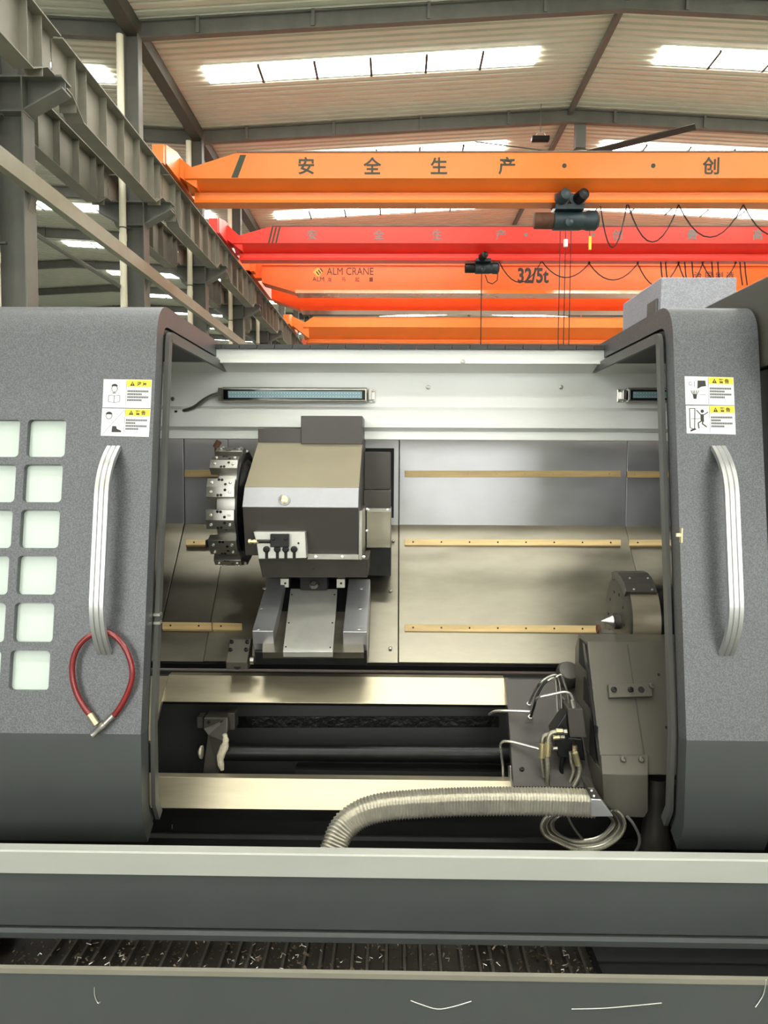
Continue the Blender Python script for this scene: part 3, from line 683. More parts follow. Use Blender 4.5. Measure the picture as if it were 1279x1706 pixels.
# machine lights
def lamp(lab, px0, px1, py0, py1, flip):
    Y = 2.555; a, b = P(px0, py0, Y), P(px1, py1, Y)
    x0, x1, z1, z0 = a.x, b.x, a.z, b.z
    t = thing('machine_light', lab, 'lamp', ((x0+x1)/2, Y, z0))
    MB().yz([(Y, z0+.004), (Y, z1-.006), (Y+.012, z1), (Y+.035, z1), (Y+.035, z0), (Y+.006, z0)], x0, x1).build('housing', M_steel, t, bevel=.0015)
    MB().box(x0+.006, x1-.006, Y-.002, Y+.001, z0+.007, z1-.010).build('glass', M_glass, t)
    x0s = x0+(.022 if not flip else .014)
    ls = MB().box(x0s, x1-.016, Y-.0032, Y-.001, z0+.012, z1-.0145).build('led_strip', M_led, t)
    dm = MB().lathe((0, 0, 0), (0, -1, 0), [(0, .0016), (.001, .0014), (.0014, .0006)], 8).mesh('led')
    n = int((x1-.02-x0s)/.0095)
    for i in range(n):
        for zz_ in ((z0+z1)/2-.007, (z0+z1)/2+.004): put('led', dm, M_dot, ls, (x0s+.006+i*.0095, Y-.0032, zz_))
    xe = x0-.004 if flip else x1+.004; s = -1 if flip else 1
    br = MB().box(min(xe, xe+s*.012), max(xe, xe+s*.012), Y+.006, Y+.04, z0+.008, z1-.008).build('end_bracket', M_steel, t, bevel=.002)
    MB().box(min(xe, xe+s*.022), max(xe, xe+s*.022), Y+.038, Y+.044, z0+.001, z1-.002).build('bracket_plate', M_bright, br, bevel=.002)
    for zz_ in (z0+.008, z1-.009): bolt((xe+s*.016, Y+.038, zz_), (0, -1, 0), M_steel, br, .8)
    return t
l1 = lamp('long LED machine light with a bent steel conduit on its left end', 369, 611, 644, 670, False)
MB().tube(smooth_path([P(370, 657, 2.565), P(355, 659, 2.565), P(340, 667, 2.565), P(325, 678, 2.57), P(308, 684, 2.58), P(293, 686, 2.59)]), .0075, 10).build('conduit', M_steel, l1, smooth=True)
MB().lathe(P(298, 685.5, 2.585), (-1, 0, -.1), [(0, .009), (.004, .011), (.012, .011), (.014, .008)], 12).build('conduit_nut', M_ox, l1, smooth=True)
MB().box(xx(365, 2.56, 657)-.004, xx(369, 2.56, 657), 2.56, 2.585, zz(668, 2.56), zz(647, 2.56)).build('end_cap', M_steel, l1)
lamp('LED machine light partly hidden behind the right door', 1047, 1200, 645, 670, True)

# ================================================================== way covers
YW = 2.75; zw0 = zz(732, YW); zw1 = zz(875, YW); YS_, zs_ = 2.37, zz(1105, 2.37)
SN = Vector((0, -(zw1-zs_), YW-YS_)).normalized()          # up and towards the viewer
SP = Vector((0, YW, zw1))
_b = [(YW+.006, zw0+.03), (YW+.006, zw1-.006), (YS_+.004, zs_-.008), (YS_+.03, zs_-.03), (YW+.04, zw1-.03), (YW+.04, zw0+.03)]
wc = thing('way_cover', 'stainless steel telescopic way cover behind the turret', 'cover', (0, 2.6, zs_-.02))
def S(px, py, e=0.): return PP(px, py, SP+SN*e, SN)
MB().yz(_b, -.95, 1.05).build('light_block_plate', M_void, wc)  # dark plate added behind the sheets to keep light out of the seams
edges = [-.95, xx(308, YW), xx(381, YW), xx(664, YW), xx(1040, YW), 1.05]
for i in range(5):
    a, b = edges[i], edges[i+1]; e = (.004, .0, .004, .008, .004)[i]
    MB().box(a+.0013, b-.0013, YW-e, YW+.004, zw1, zw0+.03).build('upright_sheet', M_sheetv, wc, bevel=.001)
    p0, p1 = SP+SN*e, Vector((0, YS_, zs_))+SN*e
    MB().prism([(a+.0013, p0.y, p0.z), (b-.0013, p0.y, p0.z), (b-.0013, p1.y, p1.z), (a+.0013, p1.y, p1.z)], -SN*(e+.004)).build('sloping_sheet', M_sheet, wc, bevel=.001)
def strip_v(px0, px1, py0, py1):
    o = srf('wiper_strip', [P(px0, py0, YW-.012), P(px1, py0, YW-.012), P(px1, py1, YW-.012), P(px0, py1, YW-.012)], M_wood, wc, .012, (0, 1, 0), bevel=.0012)
    x = px0+12
    while x < px1-5:
        bolt(P(x, (py0+py1)/2, YW-.0125), (0, -1, 0), M_wood, o, .45, 'screw'); x += 47
def strip_s(px0, px1, py0, py1, py0b, py1b):
    o = srf('wiper_strip', [S(px0, py0, .014), S(px1, py0b, .014), S(px1, py1b, .014), S(px0, py1, .014)], M_wood, wc, .012, -SN, bevel=.0012)
    x = px0+14
    while x < px1-5:
        t = (x-px0)/(px1-px0); bolt(S(x, (py0+py1)/2*(1-t)+(py0b+py1b)/2*t, .0145), SN, M_ox, o, .5, 'screw'); x += 47
strip_v(307, 362, 783, 795); strip_v(674, 1034, 784, 795); strip_v(1045, 1120, 785, 796)
strip_s(309, 362, 899, 908, 899, 908); strip_s(674, 1034, 898, 908, 899, 909); strip_s(1048, 1120, 899, 909, 899, 909)
strip_s(270, 352, 1036, 1048, 1037, 1049); strip_s(354, 403, 1037, 1049, 1038, 1050); strip_s(674, 1000, 1040, 1051, 1042, 1054)
for px, py in ((655, 901), (650, 984), (650, 1080)): bolt(S(px, py, .009), SN, M_steel, wc, 1.0)
# ================================================================== turret
XT0, XT1 = -.437, -.107
zp = lambda py, Y: zz(py, Y, 500)
tu = thing('tool_turret', 'twelve station tool turret with beige and silver housing inside the lathe', 'turret', (-.27, 2.35, zp(928, 2.21)))
pr = [(2.43, zp(714, 2.43)), (2.43, zp(739, 2.43)), (2.21, zp(813, 2.21)), (2.175, zp(846, 2.175)), (2.215, zp(926, 2.215)), (2.66, zp(926, 2.215)), (2.66, zp(714, 2.43))]
hs = MB().yz(pr, XT0, XT1).build('housing', M_dgrey, tu, bevel=.002)
# plates over the housing, beige on the slope and silver on the chamfer
def cover(name, i, j, m, th=.003):
    a, b = pr[i], pr[j]; d = Vector((0, b[0]-a[0], b[1]-a[1])); n = Vector((0, d.z, -d.y)).normalized()
    if n.y > 0: n = -n
    return MB().prism([(XT0, *a), (XT1, *a), (XT1, *b), (XT0, *b)], n*th).build(name, m, hs, bevel=.001)
cover('sloping_plate', 1, 2, M_beige); cover('chamfer_plate', 2, 3, M_silver)
MB().box(xx(501, 2.42, 700), XT1, 2.42, 2.64, zp(740, 2.42), zp(692.5, 2.42)).build('top_block', M_dgrey, tu, bevel=.002)
# lubrication plug on the chamfer
pc = P(473.5, 833, 2.184); nn = Vector((0, -.95, .3)).normalized()
MB().lathe(pc, nn, [(0, .017), (.004, .017), (.005, .013)], 24).build('plug_seat', M_silver, tu, smooth=True)
MB().lathe(pc+nn*.004, nn, [(0, .0115), (.003, .0115), (.004, .009), (.008, .009), (.009, .006)], 24).build('plug', M_brass, tu, smooth=True)
# flange strip and screws under the housing and up its right edge
MB().box(xx(512, 2.20, 928), XT1, 2.2, 2.25, zp(932, 2.2), zp(923, 2.2)).build('flange_strip', M_steel, tu, bevel=.001)
for px in (526, 570, 606): bolt(P(px, 927.5, 2.199), (0, -1, 0), M_bright, tu, .8)
MB().box(XT1, XT1+.010, 2.2, 2.66, zp(932, 2.2), zp(850, 2.2)).build('side_flange', M_steel, tu, bevel=.001)
for py in (848, 884): bolt(P(611, py, 2.25), (0, -1, 0), M_bright, tu, .7)
# rear drive box right of the housing
MB().box(XT1, xx(650, 2.56, 800), 2.57, 2.72, zp(815, 2.57), zp(752, 2.57)).build('drive_cover', M_dgrey, tu, bevel=.002)
MB().box(XT1, xx(650, 2.50, 880), 2.51, 2.72, zp(846, 2.51), zp(815, 2.57)).build('drive_cover', M_cast, tu, bevel=.002)
MB().box(xx(610, 2.45, 880), xx(651, 2.45, 880), 2.45, 2.70, zp(912, 2.45), zp(850, 2.45)).build('drive_cover', M_sheet, tu, bevel=.002)
MB().box(xx(611, 2.45, 850), xx(651, 2.45, 850), 2.44, 2.47, zp(852, 2.44), zp(846, 2.44)).build('cover_strip', M_steel, tu)
for px in (613, 645): bolt(P(px, 849, 2.438), (0, -1, 0), M_bright, tu, .7)
MB().box(xx(609, 2.48, 930), xx(651, 2.48, 930), 2.48, 2.70, zp(958, 2.48), zp(912, 2.46)).build('lower_shroud', M_ox, tu)
MB().box(xx(606, 2.72, 800), xx(656, 2.72, 800), 2.725, 2.74, zp(862, 2.72), zp(746, 2.72)).build('drive_frame', M_void, tu)
# tool disc, axis along x
YD, ZD = 2.36, zz(850, 2.2, 380)
R = .182
xa, xb, xm = P(345, 850, 2.2).x, P(392, 850, 2.2).x, P(358, 850, 2.2).x
dc = MB()
rings = []
for x, rad in ((xm, R*.82), (xm+.004, R*.865), (xb, R*.865)):
    rings.append([Vector((x, YD+rad*math.cos(a), ZD+rad*math.sin(a))) for a in [2*math.pi*k/48 for k in range(48)]])
disc_o = dc.loft(rings).build('tool_disc', M_steel, tu, smooth=True)
hole_me = MB().lathe((0, 0, 0), (0, 0, 1), [(0, .0042), (.0008, .0042), (.001, .003)], 10).mesh('hole', True)
for k in range(12):
    a0 = math.radians(180+8.5+30*k)                       # angle in the y-z plane, 180 deg faces the viewer
    def pt(x, rad, da): return Vector((x, YD+rad*math.cos(a0+math.radians(da)), ZD+rad*math.sin(a0+math.radians(da))))
    w_ = 9.2
    prof = [pt(0, R*.82, -w_), pt(0, R*.985, -w_), pt(0, R*1.012, 0), pt(0, R*.985, w_), pt(0, R*.82, w_)]
    st = MB().prism([Vector((xa, p.y, p.z)) for p in prof], (xb-xa, 0, 0)).build('tool_station', M_steel, tu, bevel=.0012)
    for sgn in (-1, 1):
        p1, p2 = pt(0, R*.985, sgn*w_), pt(0, R*1.012, 0); mid = (p1+p2)/2
        n = Vector((0, math.cos(a0+math.radians(sgn*w_/2)), math.sin(a0+math.radians(sgn*w_/2))))
        for fx, dd in ((.18, .3), (.84, .3)):
            q = mid+(p1-p2)*(.5-dd)*0; bolt(Vector((xa+(xb-xa)*fx, q.y, q.z)), n, M_bright, st, .75)
        for fx, t in ((.42, .32), (.53, .3), (.67, -.2)):
            q = mid+(p1-p2)*t; o = put('hole', hole_me, M_ox, st, Vector((xa+(xb-xa)*fx, q.y, q.z)), frame(n, Vector((0, .1, 1))))
    if k in (1, 3, 5): MB().box(xa-.012, xa, pt(0, R*.88, 0).y-.01, pt(0, R*.88, 0).y+.01, pt(0, R*.88, 0).z-.01, pt(0, R*.88, 0).z+.01).build('clamp_block', M_ox, st)
def ringx(name, x0, x1, r0, r1, m, n=48):
    return MB().lathe((x0, YD, ZD), (1, 0, 0), [(0, r0), (x1-x0, r1)], n).build(name, m, tu, smooth=True)
ringx('rear_plate', xb, xb+.006, R*.93, R*.93, M_ox)
ringx('curvic_ring', xb+.006, xb+.02, R*.8, R*.72, M_ox); ringx('indexing_ring', xb+.02, XT0-.002, R*.66, R*.58, M_steel); ringx('hub', XT0-.004, XT0+.03, R*.4, R*.4, M_ox)
# small tool on the top station
pt_ = P(362, 762, 2.36)
MB().cyl(pt_, pt_+Vector((-.002, 0, .035)), .0075, n=12).cyl(pt_+Vector((-.006, 0, .03)), pt_+Vector((.006, 0, .05)), .009, n=10).build('coolant_nozzle', M_rust, tu, smooth=True)
# limit switch bracket in front of the housing
YL = 2.165
zb0, zb1 = zp(932, YL), zp(886, YL)
lb = MB().prism([P(422, 886, YL), P(508, 886, YL), P(510, 930, YL), P(431, 931, YL), P(427, 905, YL)], (0, .045, 0)).build('switch_bracket', M_brk, tu, bevel=.0015)
MB().box(xx(450, YL-.016, 900), xx(481, YL-.016, 900), YL-.018, YL, zp(912, YL-.016), zp(890, YL-.016)).build('switch_block', M_ox, tu, bevel=.002)
MB().cyl(P(428, 902, YL-.008), P(450, 902, YL-.008), .0052, n=14).build('plunger', M_ox, tu, smooth=True)
MB().lathe(P(413, 902.5, YL-.008), (1, 0, 0), [(0, .004), (.002, .0075), (.008, .0075), (.009, .0055), (.015, .0055), (.016, .007), (.021, .007), (.022, .005), (.03, .005)], 16).build('plunger_tip', M_brass, tu, smooth=True)
for px in (444, 462, 476, 490):
    MB().box(xx(px-2.6, YL, 920), xx(px+2.6, YL, 920), YL-.001, YL+.001, zp(931, YL), zp(916, YL)).build('slot', M_void, lb)
    MB().lathe(P(px, 915, YL-.001), (0, -1, 0), [(0, .0095), (.006, .0095), (.008, .007), (.008, .004), (.004, .004)], 14).build('cap_screw', M_ox, lb, smooth=True)
for px in (455, 475): bolt(P(px, 898, YL-.0185), (0, -1, 0), M_ox, tu, .8)
bolt(P(497, 905, YL-.0005), (0, -1, 0), M_ox, tu, .5)

# ================================================================== cross slide
YB0, YB1 = 2.42, 2.155
cs = thing('cross_slide', 'steel cross slide with two bright rails below the tool turret', 'slide', (-.27, 2.3, zp(1105, 2.25)))
# front band under the turret
MB().prism([P(430, 931, 2.215), P(613, 931, 2.215), P(612, 962, 2.235), P(437, 962, 2.235)], (0, .3, -.0)).build('front_band', M_cast, cs, bevel=.002)
bolt(P(522, 948, 2.222), (0, -1, 0), M_ox, cs, .5)
A, B = (YB0, zp(964, YB0)), (YB1, zp(1052, YB1))
dv = Vector((0, B[0]-A[0], B[1]-A[1])); CN = Vector((0, dv.z, -dv.y)).normalized(); CN = CN if CN.z > 0 else -CN
CPt = Vector((0, *A))
def C(px, py, e=0.): return PP(px, py, CPt+CN*e, CN)
def rail(x0, x1):
    r_ = MB().yz([A, B, (B[0]+.012, zp(1073, B[0]+.012)), (B[0]+.05, zp(1085, B[0])-.02), (A[0]+.03, A[1]-.06)], x0, x1).build('slide_rail', M_sheetv, cs, bevel=.0015)
    return r_
XA0, XA1 = P(420, 1052, YB1).x, P(455, 1052, YB1).x
XA2, XA3 = P(571, 1052, YB1).x, P(611, 1052, YB1).x
rA = rail(XA0, XA1); rB = rail(XA2, XA3)
def plug(px, py, par): MB().lathe(C(px, py, .0), CN, [(0, .0065), (.0008, .006)], 16).build('rail_plug', M_bright, par, smooth=True)
for px, py in ((440.5, 980), (435, 1012.5), (430, 1047)): plug(px, py, rA)
for px, py in ((602, 980), (600, 1013), (598, 1047)): plug(px, py, rB)
# recessed deck and the bright centre plate
e = -.04
dk = [C(443, 958, e), C(598, 958, e), C(606, 1087, e), C(437, 1087, e)]
srf('slide_deck', dk, M_sheet, cs, .02, -CN)
e = -.02
srf('centre_plate', [C(488, 975, e), C(558, 975, e), C(562, 981, e), C(554, 1086, e), C(471, 1086, e), C(484, 980, e)], M_brk, cs, .018, -CN, bevel=.001)
for px, py in ((486, 991), (557, 991), (481, 1038), (553.5, 1038), (476, 1078), (550, 1079)): bolt(C(px, py, e), CN, M_ox, cs, .42)
MB().box(xx(502, 2.4, 972), xx(547, 2.4, 972), 2.36, 2.44, zp(983, 2.36), zp(955, 2.4)).build('screw_flange', M_void, cs, bevel=.003)
MB().lathe(P(523, 974, 2.36), (0, -1, .5), [(0, .016), (.006, .016), (.01, .008), (.016, .007)], 16).build('screw_end', M_cast, cs, smooth=True)
for px in (475, 568):
    MB().box(xx(px-7, 2.4, 970), xx(px+7, 2.4, 970), 2.385, 2.44, zp(979, 2.385), zp(963, 2.4)).build('rail_stop', M_steel, cs, bevel=.001); bolt(P(px, 972, 2.384), (0, -1, .3), M_ox, cs, .6)
# base of the slide
yb = 2.185
MB().yz([(yb, zp(1086, yb)), (yb+.005, zp(1108, yb)), (yb+.22, zp(1108, yb)), (2.50, zp(1000, 2.5)), (2.44, zp(964, 2.44))], xx(424, yb, 1090), xx(611, yb, 1090)).build('slide_base', M_ox, cs, bevel=.002)
MB().lathe(P(511, 1093, yb-.001), (0, -1, .1), [(0, .012), (.002, .012), (.003, .009)], 16).build('plug', M_void, cs, smooth=True)
# stop block on the left
YK = 2.27
sb = thing('stop_block', 'small dark steel stop block with four screws left of the cross slide', 'block', P(396, 1116, YK-.05))
a, b, c_, d_ = P(383, 1065, YK), P(418, 1065, YK), P(416, 1103, YK-.06), P(377, 1103, YK-.06)
n_ = (b-a).cross(d_-a).normalized(); n_ = n_ if n_.y < 0 else -n_
MB().prism([a, Vector((a.x, YK-.06, d_.z)), Vector((a.x, YK-.055, zz(1118, YK-.055))), Vector((a.x, YK+.02, zz(1118, YK-.055))), Vector((a.x, YK+.03, a.z))], (b.x-a.x, 0, 0)).build('body', M_tail, sb, bevel=.002)
for px, py in ((386, 1070), (412, 1070), (384, 1083), (410, 1083)):
    q = PP(px, py, a, n_); bolt(q, n_, M_ox, sb, 1.1)
MB().lathe(P(395, 1109, YK-.056), (0, -1, 0), [(0, .012), (.001, .011)], 16).build('bore', M_void, sb, smooth=True)
MB().cyl(P(417, 1100, YK-.03), P(423, 1100, YK-.03), .012, n=14).build('stop_pin', M_steel, sb, smooth=True)

# ================================================================== bed
bz = lambda py, Y: (Y, zz(py, Y, 560))
bd = thing('lathe_bed', 'slanted lathe bed with two pale guideways and a dark trough', 'bed', (0, 2.3, 0))
MB().yz([(2.9, .02), (2.9, zs_-.05), (2.46, zs_-.04), bz(1126, 2.33), bz(1172, 2.27), bz(1176, 2.36), bz(1292, 2.33), bz(1300, 2.10), bz(1352, 2.055), bz(1390, 2.06), bz(1393, 2.0), bz(1400, 1.98), (1.98, .02)], -1.4, .87).build('bed_casting', M_black, bd)
def way(py0, y0, py1, y1, px0, px1):
    a, b = bz(py0, y0), bz(py1, y1)
    x0, x1 = xx(px0, (y0+y1)/2, (py0+py1)/2), xx(px1, (y0+y1)/2, (py0+py1)/2)
    return MB().yz([a, b, (b[0]+.05, b[1]), (a[0]+.05, a[1]-.02), (a[0]+.03, a[1])], x0, x1).build('guideway', M_ground, bd, bevel=.0015)
way(1127, 2.285, 1172, 2.225, 276, 842); way(1298, 2.06, 1350, 2.01, 225, 852)
# plate under the left end, on the bed slope
srf('end_plate', [P(225, 1126, 2.285), P(280, 1126, 2.285), P(252, 1234, 2.10), P(215, 1234, 2.10)], M_ground, bd, .02, (0, .5, -.5))
for px in (840, 853):
    pass
MB().yz([bz(1126, 2.28), bz(1176, 2.215), bz(1176, 2.25), bz(1126, 2.32)], xx(842, 2.25, 1150), xx(848, 2.25, 1150)).build('wiper', M_cast, bd)
MB().yz([bz(1272, 2.06), bz(1310, 2.03), bz(1310, 2.07), bz(1272, 2.1)], xx(850, 2.05, 1290), xx(856, 2.05, 1290)).build('wiper', M_bright, bd)
MB().box(xx(287, 1.97, 1380)-.001, xx(287, 1.97, 1380)+.001, 1.968, 1.97, zz(1385, 1.97), zz(1378, 1.97)).build('drip', M_bright, bd)
srf('oil_film', [P(395, 1193, 2.355), P(830, 1193, 2.355), P(830, 1211, 2.352), P(395, 1212, 2.352)], pm('wet_black', (26, 26, 24), .2, .2, .3, 14, bump=1., bscale=60), bd, .004, (0, -1, 0))
# ball screw and support
YQ = 2.19
bs = thing('ball_screw', 'black shaft running between the guideways', 'shaft', P(600, 1270, YQ))
MB().cyl(P(372, 1253, YQ), P(900, 1257, YQ), .0245, n=24).build('shaft', M_ox, bs, smooth=True)
MB().box(xx(500, 2.3, 1285), xx(860, 2.3, 1285), 2.18, 2.24, zz(1290, 2.2), zz(1280, 2.2)).build('rack', M_black, bs)
sp = thing('bearing_support', 'dark cast bearing support with pale grease at the left shaft end', 'support', P(360, 1293, YQ))
MB().prism([P(339, 1196, YQ), P(379, 1196, YQ), P(379, 1218, YQ-.02), P(372, 1234, YQ-.03), P(364, 1292, YQ-.03), P(337, 1292, YQ-.03), P(346, 1225, YQ-.02), P(339, 1215, YQ)], (0, .07, 0)).build('body', M_cast, sp, bevel=.003)
MB().prism([P(379, 1188, YQ+.02), P(391, 1188, YQ+.02), P(391, 1216, YQ+.02), P(379, 1216, YQ+.02)], (0, .05, 0)).build('clamp', M_cast, sp, bevel=.002)
MB().box(xx(330, YQ+.02, 1205), xx(339, YQ+.02, 1205), YQ+.01, YQ+.05, zz(1218, YQ), zz(1200, YQ)).build('clamp', M_cast, sp)
for px in (348, 370): bolt(P(px, 1203, YQ-.0015), (0, -1, .1), M_ox, sp, .9)
gr = []
for i in range(14):
    t = i/13; gr.append((P(374-6*t+3*math.sin(t*7), 1223+60*t, YQ-.031), .004+.006*math.sin(math.pi*t)+random.uniform(0, .003)))
MB().tube([g_[0] for g_ in gr], [g_[1] for g_ in gr], 8).build('grease', pm('pale_grease', (206, 196, 172), .5, 0, .2, 60, bump=.6, bscale=120), sp, smooth=True)
MB().lathe(P(337, 1253, YQ), (-1, 0, 0), [(0, .02), (.006, .018), (.012, .006)], 12).build('grease', MATS['pale_grease'], sp, smooth=True)

# ================================================================== tailstock
ts = thing('tailstock', 'heavy grey brown tailstock body in front of the live centre', 'tailstock', (.6, 2.0, zz(1365, 1.93)))
T0, T1 = 2.08, 1.90
ta, tb = (T0, zz(1069, T0, 1000)), (T1, zz(1290, T1, 1000))
XS0, XS1 = P(1003, 1290, T1).x, P(1081, 1290, T1).x
TN = Vector((0, -(ta[1]-tb[1]), ta[0]-tb[0])).normalized(); TP = Vector((0, *ta))
def T(px, py, e=0.): return PP(px, py, TP+TN*e, TN)
tc_ = (T1, zz(1365, T1, 1000))
MB().yz([ta, tb, (T1+.06, tb[1]-.02), (T1+.3, tb[1]-.02), (T0+.14, ta[1]-.05), (T0+.1, ta[1])], XS0, .80).build('body', M_tail, ts, bevel=.003)
nose = [P(1003, 1288, T1-.012), P(1080, 1290, T1-.012), P(1080, 1352, T1-.012), P(1073, 1363, T1-.012), P(1026, 1361, T1-.012), P(1005, 1335, T1-.012)]
MB().prism(nose, (0, .16, 0)).build('nose', M_tail, ts, bevel=.003)
srf('nose_cap', [T(1001, 1258, .008), T(1080, 1258, .008), P(1080, 1291, T1-.013), P(1003, 1290, T1-.013)], M_tail, ts, .03, (0, 1, -.3), bevel=.002)
for px in (1038, 1068): bolt(T(px, 1265, .012), TN, M_tail, ts, 1.3)
kp = srf('key_plate', [T(1013, 1140, .016), T(1086, 1138, .016), T(1087, 1160, .016), T(1015, 1162, .016)], M_tail, ts, .016, -TN, bevel=.001)
for px, py in ((1022, 1149), (1050, 1149)): bolt(T(px, py, .0165), TN, M_ox, kp, 1.3)
MB().lathe(T(1068, 1149, .0165), TN, [(0, .0085), (.0006, .008)], 14).build('bore', M_void, kp, smooth=True)
bolt(T(1085, 1143, .0175), TN, M_tail, kp, 1.3)
for px, py in ((1097, 1124), (1110, 1212)): MB().lathe(T(px, py, .0006), TN, [(0, .004), (.0006, .0038)], 10).build('bore', M_void, ts, smooth=True)
srf('joint_line', [T(1044, 1074, .0008), T(1046, 1074, .0008), T(1078, 1284, .0008), T(1076, 1284, .0008)], M_cast, ts, .001, -TN)
# left side pockets: flat black plates stand in for their shade
for py0, py1, dy in ((1078, 1122, .10), (1135, 1175, .09), (1190, 1250, .09)):
    zA_, zB_ = zz(py0, 2.05, 960), zz(py1, 2.05, 960)
    yo = T1+(T0-T1)*((zB_-tb[1])/(ta[1]-tb[1]))+.05
    MB().box(XS0-.003, XS0+.002, yo, yo+dy*.8, zB_, zA_).build('pocket_shade', M_void, ts, bevel=.008)
MB().prism([Vector((XS0-.004, T1+.02, tb[1]+.02)), Vector((XS0-.004, T0+.01, ta[1]-.01)), Vector((XS0-.004, T0+.035, ta[1]-.01)), Vector((XS0-.004, T1+.045, tb[1]+.02))], (.004, 0, 0)).build('side_rib', M_ox, ts)
# base plate on the ways
tp = ts
q = [P(842, 1131, 2.255), P(985, 1131, 2.255), P(1010, 1312, 1.985), P(855, 1310, 1.985)]
pn = (q[1]-q[0]).cross(q[3]-q[0]).normalized(); pn = pn if pn.y < 0 else -pn
MB().prism(q, -pn*.03).build('base_plate', M_dgrey, tp, bevel=.002)
bolt(PP(869, 1282, q[0], pn), pn, M_ox, tp, 1.1)
MB().lathe(P(945, 1125, 2.24), (0, -.7, .7), [(-.02, .035), (.02, .035), (.03, .028), (.032, .01)], 20).build('motor_cap', M_cast, tp, smooth=True)
# drain column
dcx = P(1092, 1350, 1.97)
dp_ = thing('drain_pipe', 'dark round pipe stepping down below the tailstock', 'pipe', (dcx.x, dcx.y, zz(1440, 1.97)))
MB().lathe((dcx.x, dcx.y, zz(1440, 1.97)), (0, 0, 1), [(0, .042), (zz(1395, 1.97)-zz(1440, 1.97), .042), (zz(1388, 1.97)-zz(1440, 1.97), .036), (zz(1332, 1.97)-zz(1440, 1.97), .027), (zz(1290, 1.97)-zz(1440, 1.97), .027)], 24).build('pipe', M_cast, dp_, smooth=True)
# live centre head
YH = 2.33; zc_ = zz(1035, YH-.03, 1040)
hd = thing('live_centre_head', 'round steel head with pointed live centre behind the tailstock', 'live centre', (P(1060, 1035, YH).x, YH, zc_-.15))
xh0, xh1, xh2 = P(1046, 1035, YH-.12).x, P(1052, 1035, YH-.12).x, P(1099, 1035, YH-.12).x
RH = .135
MB().lathe((xh0, YH, zc_), (1, 0, 0), [(0, RH*.88), (.004, RH), (xh1-xh0, RH)], 48).build('face_ring', M_cast, hd, smooth=True)
MB().lathe((xh1, YH, zc_), (1, 0, 0), [(0, RH*1.0), (xh2-xh1, RH)], 64).build('drum', M_ground, hd, smooth=True)
MB().lathe((xh2, YH, zc_), (1, 0, 0), [(0, RH*.8), (.12, RH*.8)], 32).build('rear_sleeve', M_ox, hd, smooth=True)
cap = [Vector((xh0-.004, YH+RH*1.09*math.cos(a), zc_+RH*1.09*math.sin(a))) for a in [math.radians(v) for v in (136, 123, 110, 97, 84, 70)]]
cap += [Vector((xh0-.004, YH+RH*.9*math.cos(a), zc_+RH*.9*math.sin(a))) for a in [math.radians(v) for v in (70, 84, 97, 110, 123, 136)]]
cpo = MB().prism(cap, (xh2-xh0, 0, 0)).build('clamp_cap', M_dgrey, hd, bevel=.002)
for fx in (.22, .8):
    for a in (133, 114):
        n = Vector((0, math.cos(math.radians(a)), math.sin(math.radians(a)))); bolt(Vector((xh0+(xh2-xh0)*fx, YH, zc_))+n*RH*1.088, n, M_bright, cpo, .6)
MB().lathe((P(1020, 1035, YH-.03).x, YH-.03, zc_), (1, 0, 0), [(0, .02), (.002, .024), (.022, .024), (.024, .03), (.05, .03), (.06, .05), (.08, .07)], 28).build('quill', M_cast, hd, smooth=True)
xt = P(1001, 1035, YH-.03).x
MB().lathe((xt, YH-.03, zc_), (1, 0, 0), [(0, .0005), (P(1021, 1035, YH-.03).x-xt, .0185)], 28).build('live_centre', M_bright, hd, smooth=True)
for k in range(10):
    a = k*2*math.pi/10; rr_ = RH*.62
    MB().lathe((xh0-.0006, YH+rr_*math.cos(a), zc_+rr_*math.sin(a)), (-1, 0, 0), [(0, .005), (.0008, .0045)], 8).build('bolt_hole', M_void, hd)
MB().box(P(1003, 1060, 2.2).x, P(1026, 1060, 2.2).x, 2.19, 2.24, zz(1068, 2.2), zz(1051, 2.2)).build('stop_block', M_cast, hd, bevel=.002)
MB().cyl(P(994, 1048, 2.25), P(999, 1048, 2.25), .013, n=16).build('stop_button', M_rust, hd, smooth=True)

# ================================================================== hydraulics
vb = thing('valve_block', 'dark grey hydraulic valve block with fittings left of the tailstock', 'valve', P(950, 1230, 2.0))
YV = 2.0
MB().prism([P(945, 1180, YV), P(971, 1181, YV), P(977, 1229, YV), P(949, 1229, YV)], (0, .07, 0)).build('block', M_dgrey, vb, bevel=.002)
MB().prism([P(920, 1222, YV+.01), P(944, 1186, YV+.01), P(949, 1229, YV+.01), P(970, 1231, YV+.01), P(975, 1268, YV+.01), P(930, 1262, YV+.01)], (0, .06, 0)).build('sub_block', M_ox, vb, bevel=.003)
def nut(a, b, r_, m, par=vb): return MB().cyl(a, b, r_, n=6).build('nut', m, par)
nut(P(926, 1218, YV-.01), P(937, 1218, YV-.01), .0075, M_brass); nut(P(938, 1219, YV-.01), P(944, 1219, YV-.01), .008, M_steel)
nut(P(921, 1229, YV), P(932, 1228, YV), .0065, M_brass); nut(P(933, 1228, YV), P(940, 1228, YV), .007, M_steel)
nut(P(921, 1247, YV), P(928, 1247, YV), .006, M_steel); nut(P(957, 1242, YV-.01), P(957, 1252, YV-.01), .0065, M_brass); nut(P(956, 1233, YV-.01), P(956, 1240, YV-.01), .005, M_ox)
nut(P(953, 1166, YV), P(956, 1179, YV), .0055, M_bright)
def hose(name, lab, pts, r_, m, Y=None, n=8, grp=None):
    pp = [P(a, b, (c[0] if c else Y)) for a, b, *c in pts]
    return tag(MB().tube(smooth_path(pp), r_, n).build(name, m, smooth=True), lab, 'hose' if 'hose' in name else 'pipe', grp)
G1, G2, G3 = 'bent steel tubes by the valve block', 'braided hoses by the valve block', 'looped hoses under the conduit'
